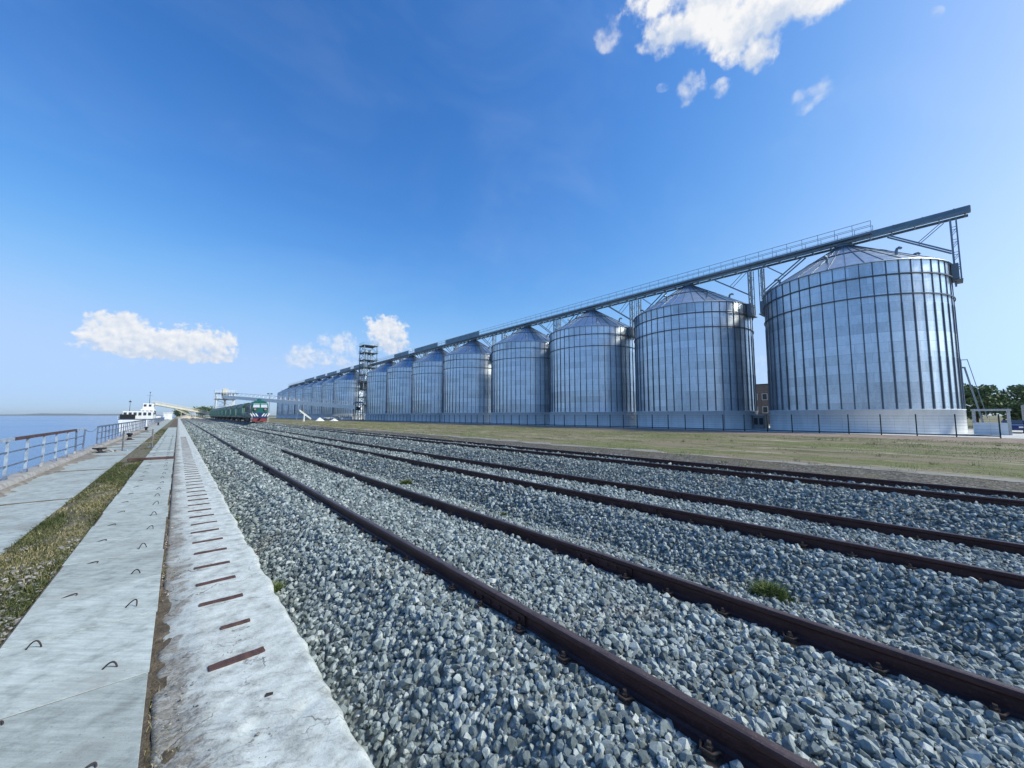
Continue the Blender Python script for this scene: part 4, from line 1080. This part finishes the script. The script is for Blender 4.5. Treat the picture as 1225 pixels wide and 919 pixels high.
def block(name, label, cat, loc, size, wall, roof, wins, rz=0, wm='glass', pitched=0):
    t = thing(name, label, cat, loc, rz); w, d, h = size
    g = MB(); g.box(-w/2,w/2,-d/2,d/2,0,h); g.build('wall', M[wall], t)
    g = MB()
    if pitched: g.add([(-w/2-.3,-d/2-.3,h),(w/2+.3,-d/2-.3,h),(w/2+.3,d/2+.3,h),(-w/2-.3,d/2+.3,h),(0,-d/2-.3,h+pitched),(0,d/2+.3,h+pitched)], [(0,1,4),(2,3,5),(1,2,5,4),(3,0,4,5),(3,2,1,0)])
    else: g.box(-w/2-.15,w/2+.15,-d/2-.15,d/2+.15,h+.003,h+.25)
    g.build('roof', M[roof], t)
    for (y, z, ww, hh) in wins:
        g = MB(); g.box(-w/2-.05,-w/2-.01,y-ww/2-.1,y+ww/2+.1,z-.1,z+hh+.1); f = g.build('window', M['white'], t)
        g = MB(); g.box(-w/2-.08,-w/2-.052,y-ww/2,y+ww/2,z,z+hh); g.build('pane', M[wm], f)
    return t
block('brick_building', 'brown brick building with white-framed windows seen between two silos', 'building', (106, 28.6, GZ), (8,10,9.0), 'brick','dark_steel', [(-2.2,2.6,.9,1.3),(-.2,2.6,.9,1.3),(1.8,2.6,.9,1.3),(-.2,5.6,.9,1.3),(1.8,5.6,.9,1.3)])
t = thing('aeration_fan', 'dark aeration fan unit standing in the gap between two silos', 'fan unit', (66.5, 19.2, GZ))
g = MB(); g.cbox(-1,1,-.75,.75,.0,1.9,.06); g.build('casing', M['grey_steel'], t)
for y in (-.35,.35):
    g = MB(); g.box(-1.05,-1.0,y-.25,y+.25,.6,1.6); g.build('louvre', M['black'], t)
g = MB(); g.box(-1.2,1.1,-.9,.9,1.92,2.1); g.build('cover', M['steel'], t)
# parked truck box and cars at the picture's right side
def car(name, label, loc, rz, body, group=None):
    t = thing(name, label, 'car', loc, rz, group)
    prof = [(-2.1,.35),(-2.12,.75),(-2.0,.95),(-1.45,1.02),(-.95,1.42),(.6,1.46),(1.25,1.02),(1.95,.88),(2.12,.65),(2.1,.35)]
    g = MB(); n = len(prof); 
    for s0, s1, k0, k1 in ((-.85,.85,1,1),):
        vs = [(s0*(1 if z < 1.0 else .82), y, z) for y,z in prof]+[(s1*(1 if z < 1.0 else .82), y, z) for y,z in prof]
        g.add(vs, [(i,(i+1)%n,n+(i+1)%n,n+i) for i in range(n)]+[tuple(range(n-1,-1,-1)),tuple(range(n,2*n))])
    g.build('body', body, t)
    g = MB()
    for s in (-1,1): g.add([(s*.80,-1.3,1.05),(s*.80,1.1,1.05),(s*.715,.55,1.4),(s*.715,-.9,1.4),(s*.83,-1.3,1.05),(s*.83,1.1,1.05),(s*.745,.55,1.4),(s*.745,-.9,1.4)], [(0,1,2,3),(4,7,6,5),(0,4,5,1),(1,5,6,2),(2,6,7,3),(3,7,4,0)])
    g.build('side_glass', M['glass'], t)
    g = MB(); g.add([(-.66,1.24,1.06),(.66,1.24,1.06),(.6,.68,1.43),(-.6,.68,1.43),(-.66,1.2,1.03),(.66,1.2,1.03),(.6,.64,1.4),(-.6,.64,1.4)], [(0,1,2,3),(4,7,6,5),(0,4,5,1),(1,5,6,2),(2,6,7,3),(3,7,4,0)]); g.build('windscreen', M['glass'], t)
    for sx in (-1,1):
        for y in (-1.3,1.3):
            g = MB(); g.tube([(sx*.68,y,.32),(sx*.88,y,.32)], .32, 16); w = g.build('wheel', M['black'], t)
            g = MB(); g.tube([(sx*.86,y,.32),(sx*.895,y,.32)], .19, 12); g.build('rim', M['grey_box'], w)
    for s in (-.6,.6):
        g = MB(); g.box(s-.15,s+.15,2.05,2.125,.62,.78); g.build('headlight', M['lamp'], t)
    return t
car('parked_car', 'small white car parked by the fence beside the tower, further along', (54.5,197.5,GZ), R(90), M['white'], 'white cars parked near the elevator tower')
car('parked_car', 'small white car parked by the fence, closer to the tower foot', (54.7,187.2,GZ), R(93), M['white'], 'white cars parked near the elevator tower')
car('dark_car', 'dark blue car parked next to the grey truck box', (71.5, -4.35, GZ), R(84), M['loco_blue'])
t = thing('box_truck', 'grey box truck cut off by the frame edge before the trees', 'truck', (74.5, -7.9, GZ), R(0))
g = MB(); g.cbox(-1.25,1.25,-2.8,2.6,1.0,3.2,.06); g.build('cargo_box', M['grey_box'], t)
g = MB(); g.cbox(-1.15,1.15,-4.7,-2.95,.7,2.9,.15); g.build('cab', M['dark_steel'], t)
g = MB(); g.box(-.9,.9,-4.4,2.5,.55,1.1); g.build('chassis', M['black'], t)
for sx in (-1,1):
    for y in (-3.8,.4,1.6):
        g = MB(); g.tube([(sx*.85,y,.5),(sx*1.15,y,.5)], .5, 16); g.build('wheel', M['black'], t)

# ------------------------------------------------------------------ trees
def tree(name, label, loc, h, w, seed, leaves=4200, lsize=.34, group=None, conic=False):
    r = np.random.default_rng(seed); rr = random.Random(seed)
    t = thing(name, label, 'tree', loc, 0, group)
    g = MB(); th = h*.45
    pts = [(0,0,-.2),(rr.uniform(-.1,.1),rr.uniform(-.1,.1),th*.5),(rr.uniform(-.2,.2),rr.uniform(-.2,.2),th),(rr.uniform(-.3,.3),rr.uniform(-.3,.3),h*.86)]
    g.tube(pts, [h*.028,h*.022,h*.016,h*.004], 8)
    cl = []
    nb = 26
    for k in range(nb):
        z = h*(.24+.72*k/nb); a = rr.uniform(0,6.28)
        sh = math.sin(math.pi*min(1,max(.08,(z/h-.12)/.9)))**.7 if not conic else (1.03-z/h)
        L = w*.5*sh*rr.uniform(.45,1.0); e = (L*math.cos(a), L*math.sin(a), z+L*.30)
        g.tube([(0,0,max(.3,z-h*.08)),(e[0]*.5,e[1]*.5,z),e], [h*.010,h*.006,h*.002], 5)
        cl.append((e[0],e[1],e[2], w*rr.uniform(.10,.19)))
        cl.append((e[0]*.55,e[1]*.55,e[2]-L*.06, w*rr.uniform(.09,.16)))
    g.build('trunk', M['bark'], t)
    cl = np.array(cl); k = r.integers(0, len(cl), leaves)
    d = r.normal(size=(leaves,3)); d /= np.linalg.norm(d,axis=1)[:,None]; d *= (r.random(leaves)**.45)[:,None]
    P = cl[k,:3] + d*cl[k,3:4]*np.array([1.1,1.1,.75])
    a = r.normal(size=(leaves,3)); a /= np.linalg.norm(a,axis=1)[:,None]; b_ = r.normal(size=(leaves,3)); b_ -= a*(a*b_).sum(1)[:,None]; b_ /= np.linalg.norm(b_,axis=1)[:,None]
    s = lsize*r.uniform(.6,1.3,leaves)[:,None]
    V = np.stack([P-a*s*.6, P+b_*s*.32, P+a*s*.6, P-b_*s*.32],1).reshape(-1,3)
    F = np.arange(leaves*4).reshape(-1,4)
    np_mesh('crown', V, F, M['leaf'], t)
    return t
TR = [('slender','leafy green tree just behind the steel stairs',(100,-2.5),9.2,6.5),('round','broad green tree behind the concrete frame',(112,-8),9.2,9.5),
      ('low','low dark bushy tree in front of the tree row',(98,-7.5),4.6,6.0),('tall','tall dark tree behind the grey truck box',(128,-19),11.5,10.),
      ('pointed','tallest dark tree where the frame cuts the row',(120,-24.5),12.0,10.),('wide','wide green tree between the broad and the tall trees',(135,-13.5),9.6,10.5)]
for k, (_, lab, (x,y), h, w) in enumerate(TR): tree('leafy_tree', lab, (x,y,GZ), h*.72, w, 50+k, 5200, .42, 'trees behind the silo yard')
# woods on the horizon beyond the quay
LT = [('round dark tree beyond the cream conveyor, tallest of its clump',(18,480),9,16),('round dark tree standing left of that clump over the sand',(2,520),7,14),('low dark tree behind the train tail',(52,560),9,18)]
for k, (lab, (x,y), h, w) in enumerate(LT): tree('horizon_tree', lab, (x,y,GZ if x > 0 else -1.), h, w, 80+k, 1500, 1.3, 'trees on the horizon')

# ------------------------------------------------------------------ ship, hut, loader and piles at the quay's end
def ship():
    t = thing('cargo_ship', 'white river ship with dark windows moored along the quay', 'ship', (-9.6, 168, -3.6))
    def hull(z, k): return [(x*k,y,z) for x,y in ((-4.2,0),(4.2,0),(4.4,6),(4.4,44),(2.6,55),(0,60),(-2.6,55),(-4.4,44),(-4.4,6))]
    g = MB(); a = hull(-.6,.86); b_ = hull(3.9,1.); n = len(a); g.add(a+b_, [(i,(i+1)%n,n+(i+1)%n,n+i) for i in range(n)]+[tuple(range(n,2*n))]); g.build('hull', M['white'], t)
    g = MB(); a = hull(3.9,1.01); b_ = hull(4.15,1.01); g.add(a+b_, [(i,(i+1)%n,n+(i+1)%n,n+i) for i in range(n)]+[tuple(range(n,2*n))]); g.build('rubbing_strake', M['rail_blue'], t)
    for (x0,x1,y0,y1,z0,z1,nm) in ((-3.6,3.4,2.5,13,4.2,6.6,'deck_house'),(-.2,3.2,14,30,4.2,7.4,'deck_house'),(.2,3.0,15,24,7.42,9.4,'wheelhouse')):
        g = MB(); g.cbox(x0,x1,y0,y1,z0,z1,.1); o = g.build(nm, M['white'], t)
        g = MB(); nn = int((x1-x0)/1.1)
        for k in range(nn):
            x = x0+.3+k*(x1-x0-.3)/nn; g.box(x,x+.7,y0-.04,y0-.005,z0+(z1-z0)*.45,z0+(z1-z0)*.85)
        for k in range(int((y1-y0)/1.6)): g.box(x1+.005,x1+.04,y0+.5+1.6*k,y0+1.5+1.6*k,z0+(z1-z0)*.45,z0+(z1-z0)*.85)
        g.build('window_band', M['glass'], o)
    g = MB(); g.box(-4.0,-.6,1.0,2.4,4.2,5.6); g.build('hatch_house', M['black'], t)
    g = MB(); g.tube([(1.6,22,9.4),(1.6,22,13.8)], [.09,.04], 8); g.bar((.7,22,12.4),(2.5,22,12.4),.06); g.box(1.45,1.75,21.9,22.1,13.4,13.7); g.build('mast', M['dark_steel'], t)
    g = MB(); g.tube([(-2.4,8,6.6),(-2.4,8,10.4)], [.07,.04], 8); g.box(-2.7,-2.1,7.9,8.1,9.6,9.95); g.build('mast', M['dark_steel'], t)
    g = MB(); g.lathe([(.7,7.4),(.7,9.6),(.55,9.7),(0,9.7)], 16, c=(1.6,27)); g.build('funnel', M['black'], t)
    g = MB()
    for s in (-4.3,4.3):
        g.bar((s,.2,5.1),(s,44,5.1),.06); g.bar((s,.2,4.7),(s,44,4.7),.05)
        for k in range(23): g.bar((s,.2+1.95*k,4.1),(s,.2+1.95*k,5.1),.05)
    g.build('deck_rail', M['white'], t)
ship()
block('white_hut', 'small white hut with a dark window at the far end of quay', 'hut', (-3.3,222,-.02), (2.8,4.2,2.7), 'white','white', [(-.8,1.2,.8,.8)])
truss_conveyor('ship_loader', 'long cream conveyor boom sloping up over the white ship', (17.5,275,1.1), (-8.6,236,6.4), 1.4, 1.7, 'cream', legs=(.2,.45))
truss_conveyor('feeder_conveyor', 'short cream conveyor slanting down beside the sand heaps', (-1.,262,4.6), (6.2,262,.4), 1.0, .9, 'cream', legs=(.3,))
def heap(name, label, loc, rx, ry, h, mt, seed):
    r = np.random.default_rng(seed); V = []; F = []; n = 28; m = 9
    for i in range(m):
        q = i/(m-1); z = h*(1-q)**1.05
        for k in range(n):
            a = 2*math.pi*k/n; s = (1+.12*math.sin(3*a+seed)+.08*r.normal())
            V.append((rx*q*s*math.cos(a), ry*q*s*math.sin(a), z + (h*.05*r.normal() if 0 < i < m-1 else 0)))
    for i in range(m-1):
        for k in range(n): F.append((i*n+k, i*n+(k+1)%n, (i+1)*n+(k+1)%n, (i+1)*n+k))
    o = np_mesh(name, np.array(V), np.array(F), mt, smooth=True); o.location = loc
    return tag(o, label, 'heap')
heap('sand_heap', 'long pale sand heap behind the last wagons', (26,330,GZ), 14, 9, 2.7, M['tan'], 1)
heap('sand_heap', 'pale sand heap below the cream ship loader', (4,300,GZ), 7, 8, 1.9, M['tan'], 2)
heap('white_heap', 'white covered heap beside the locomotive, larger of two', (37.5,146,GZ), 1.5, 1.4, 1.25, M['white'], 3)
heap('white_heap', 'smaller white heap under the white truss conveyor', (41.5,143,GZ), 1.5, 1.3, .8, M['white'], 4)
truss_conveyor('grain_auger', 'small white auger leaning up beside the locomotive', (33.0,139,.3), (29.6,139,3.0), .7, .5, 'white', legs=(.6,))
dr = None
for k in range(5):
    nm = ['white drum standing next to the white heap','second white drum from the heap','middle white drum of the short line','fourth white drum from the heap','white drum at the tower end of the line'][k]
    p = (49.5+1.1*k, 160.5+.7*k, GZ)
    if dr is None:
        dr = thing('white_drum', nm, 'drum', p, 0, 'white drums in a line by the conveyor')
        g = MB(); g.lathe([(.48,0),(.5,.04),(.5,.5),(.52,.53),(.5,.56),(.5,1.1),(.46,1.15),(0,1.16)], 18); g.build('drum_body', M['white'], dr)
        g = MB(); g.lathe([(.51,1.15),(.53,1.17),(.46,1.42),(0,1.42)], 18); g.build('lid', M['black'], dr)
    else: dup(dr, p, None, nm)
# a lamp mast beside the train
t = thing('lamp_mast', 'slim lamp mast with two floodlights rising behind the locomotive', 'lamp post', (19.5,128,GZ))
g = MB(); g.tube([(0,0,0),(0,0,8)], [.12,.06], 10); g.build('mast_pole', M['grey_box'], t)
for s in (-.4,.4):
    g = MB(); g.cbox(s-.25,s+.25,-.2,.2,7.95,8.25,.03); g.build('floodlight', M['dark_steel'], t)

# ------------------------------------------------------------------ air
g = MB(); g.box(-9100, 9100, -2100, 9100, -6.0, 37.)
hz = g.build('haze', [])
hm = bpy.data.materials.new('river_haze'); hm.use_nodes = True; hn = hm.node_tree.nodes; hn.remove(hn['Principled BSDF'])
pv = hn.new('ShaderNodeVolumePrincipled'); pv.inputs['Color'].default_value = (.95,.98,1.,1); pv.inputs['Density'].default_value = .00009; pv.inputs['Anisotropy'].default_value = .2
hm.node_tree.links.new(pv.outputs[0], hn['Material Output'].inputs['Volume']); hz.data.materials.append(hm); stuff(hz)

# ------------------------------------------------------------------ sky, sun, camera
SUN_AZ, SUN_EL = 140., 41.
wd = bpy.data.worlds.new('World'); sc.world = wd; wd.use_nodes = True
t = NT(wd); bg = t.n['Background']
sky = t.new('ShaderNodeTexSky'); sky.sky_type = 'NISHITA'; sky.sun_disc = False
sky.sun_elevation = R(SUN_EL); sky.sun_rotation = R(SUN_AZ); sky.altitude = 0; sky.air_density = 1.0; sky.dust_density = .8; sky.ozone_density = 2.0
D = t.new('ShaderNodeTexCoord').outputs['Generated']
sx = t.new('ShaderNodeSeparateXYZ', i0=D).outputs
az = t.math('MULTIPLY', t.math('ARCTAN2', sx[0], sx[1]), 180/math.pi)
el = t.math('MULTIPLY', t.math('ARCSINE', sx[2]), 180/math.pi)
# cumulus: (azimuth, elevation, half-width, half-height) in degrees
CL = [([(64.94, 44.57, 4.53, 2.29, 1.0), (70.43, 44.4, 6.19, 2.71, 1.0), (75.78, 42.52, 5.7, 2.96, 1.0), (75.86, 39.97, 2.37, 1.64, 1.0), (81.5, 42.0, 7.5, 1.9, 0.9), (73.75, 47.26, 14.67, 3.15, 1.0)], 1.5, 0.5, 0.97, 1), ([(56.29, 46.12, 2.27, 1.63, 0.5)], 1.7, 0.7, 0.6, 1), ([(67.52, 39.1, 2.14, 1.98, 0.75), (71.25, 38.19, 1.5, 0.9, 0.45)], 1.5, 0.6, 0.75, 1), ([(80.18, 34.17, 1.61, 1.18, 0.25), (82.07, 34.76, 2.13, 1.13, 0.2), (91.24, 35.97, 0.67, 0.53, 0.3), (64.11, 40.1, 1.13, 0.46, 0.2)], 1.9, 1.0, 0.55, 1), ([(-5.15, 9.12, 2.9, 1.7, 1.1), (-6.16, 7.84, 1.99, 1.19, 0.7), (-2.36, 7.73, 3.6, 1.6, 1.2), (0.41, 8.46, 3.51, 2.08, 1.0), (2.7, 8.34, 2.65, 1.96, 0.9), (-1.2, 6.9, 6.6, 1.0, 1.1)], 1.25, 0.4, 0.92, 1), ([(-4.54, 6.04, 4.04, 1.05, 0.3)], 1.2, 1.0, 0.4, 1), ([(12.49, 7.78, 2.5, 1.8, 0.9), (16.37, 9.64, 2.6, 1.9, 0.8), (16.0, 7.39, 4.6, 1.82, 0.6), (10.51, 6.99, 2.06, 0.97, 0.3)], 1.3, 0.7, 0.65, 1), ([(22.67, 11.94, 3.2, 2.34, 1.0), (23.53, 9.87, 2.76, 1.3, 0.8)], 1.2, 0.45, 0.9, 1), ([(73.74, 5.98, 3.57, 1.89, 0.3), (51.93, 9.42, 7.28, 1.22, 0.0)], 1.5, 1.0, 0.4, 1)]
def fluff(scale, rough, det=8): return t.noise(D, scale, det, rough)
n1 = fluff(15, .58); n2 = fluff(48, .5, 4); n3 = t.noise(t.new('ShaderNodeVectorMath', _operation='ADD', i0=D, i1=(.011,.0,.013)).outputs[0], 16, 8, .62)
m1 = fluff(40, .62, 8); m2 = fluff(110, .55, 5); m3 = t.noise(t.new('ShaderNodeVectorMath', _operation='ADD', i0=D, i1=(.004,.0,.006)).outputs[0], 40, 8, .62)
def field(blobs):
    f = None
    for a, e, w, h, s in blobs:
        q = t.math('ADD', t.math('POWER', t.math('ABSOLUTE', t.math('DIVIDE', t.math('SUBTRACT', az, a), w)), 2.), t.math('POWER', t.math('ABSOLUTE', t.math('DIVIDE', t.math('SUBTRACT', el, e), h)), 2.))
        d1 = t.math('SUBTRACT', 1., q); v = t.math('MINIMUM', t.math('MULTIPLY', d1, s), t.math('MULTIPLY', d1, 1.4))
        f = v if f is None else t.math('MAXIMUM', f, v)
    return f
skyc = sky.outputs[0]
q = t.new('ShaderNodeSeparateColor', i0=skyc).outputs      # tint of the clear sky: deeper blue overhead
def grade(c, g, k): return t.math('MULTIPLY', t.math('POWER', t.math('MULTIPLY', c, .1), g), k*10.)
def soft(x, a): return t.math('DIVIDE', x, t.math('POWER', t.math('ADD', 1., t.math('POWER', t.math('DIVIDE', x, t.math('MULTIPLY', glow, a)), 3.)), 1/3))
sunh = t.new('ShaderNodeVectorMath', _operation='DOT_PRODUCT', i0=D, i1=(math.sin(R(SUN_AZ)), math.cos(R(SUN_AZ)), 0.)).outputs['Value']
glow = t.math('MULTIPLY_ADD', t.math('POWER', t.math('MAXIMUM', sunh, 0.), 4.), 1.2, 1.)   # the air is brighter round the sun
side = t.math('POWER', t.math('MAXIMUM', sunh, 0.), 2.5)
gr = t.math('MULTIPLY', grade(q[0], 1.9, 2.75), t.math('MULTIPLY_ADD', side, 1.35, 1.)); gg = t.math('MULTIPLY', grade(q[1], 1.4, 1.62), t.math('MULTIPLY_ADD', side, .55, 1.))
skyc = t.new('ShaderNodeCombineColor', i0=soft(gr, 2.5), i1=soft(gg, 3.7), i2=soft(grade(q[2], 1.35, 2.05), 5.6)).outputs[0]
veil = t.noise(t.new('ShaderNodeVectorMath', _operation='MULTIPLY', i0=D, i1=(1.1,2.6,3.2)).outputs[0], 1.6, 5, .6, .6)
skyc = t.mix(t.math('MULTIPLY', t.step(veil, .40, .85), .10), skyc, (3.6,4.2,5.1,1))
for blobs, amp, edge_w, dens, body in CL:
    f = field(blobs)
    f = t.math('MAXIMUM', f, -1.5)
    a1, a2, a3 = (m1, m2, m3) if blobs[0][1] < 15 else (n1, n2, n3)
    f = t.math('ADD', f, t.math('MULTIPLY', t.math('SUBTRACT', a1, .5), amp*(2.4 if a1 is m1 else 2.1))); f = t.math('ADD', f, t.math('MULTIPLY', t.math('SUBTRACT', a2, .5), amp*1.1))
    al = t.math('MULTIPLY', t.step(f, -.12, edge_w*1.5), dens)
    e0 = min(b[1]-b[3] for b in blobs); e1 = max(b[1]+b[3] for b in blobs)
    hgh = t.step(t.math('ADD', el, t.math('MULTIPLY', t.math('SUBTRACT', a1, .5), (e1-e0)*1.2)), e0, e0+(e1-e0)*.7)
    lit = t.math('ADD', t.math('MULTIPLY_ADD', hgh, .55, .12), t.math('MULTIPLY', t.math('SUBTRACT', a1, a3), 2.2 if a1 is m1 else 4.0), clamp=True)
    colr = t.mix(lit, (3.3,3.75,4.5,1), (5.1,5.1,5.1,1))
    skyc = t.mix(al, skyc, colr)
t.l.new(skyc, bg.inputs['Color']); bg.inputs['Strength'].default_value = .10
sl = bpy.data.lights.new('Sun', 'SUN'); sl.energy = 2.5; sl.angle = R(11); sl.color = (1.,.955,.82)
so = bpy.data.objects.new('Sun', sl); COL.objects.link(so); so.location = (60,-40,80)
sd = Vector((math.sin(R(SUN_AZ))*math.cos(R(SUN_EL)), math.cos(R(SUN_AZ))*math.cos(R(SUN_EL)), math.sin(R(SUN_EL))))
so.rotation_euler = (-sd).to_track_quat('-Z','Y').to_euler()

cd = bpy.data.cameras.new('Camera'); cam = bpy.data.objects.new('Camera', cd); COL.objects.link(cam); sc.camera = cam
cam.location = (0,0,1.75); cd.sensor_width = 36; cd.sensor_fit = 'HORIZONTAL'; cd.lens = 458/1225*36
cam.rotation_euler = (R(90+4.66), 0, R(-41.0)); cd.clip_start = .05; cd.clip_end = 20000
sc.view_settings.view_transform = 'Standard'; sc.view_settings.look = 'None'; sc.view_settings.gamma = 1; sc.view_settings.exposure = .9
sc.view_settings.use_curve_mapping = False
try: sc.cycles.max_bounces = 8; sc.cycles.use_denoising = True
except Exception: pass
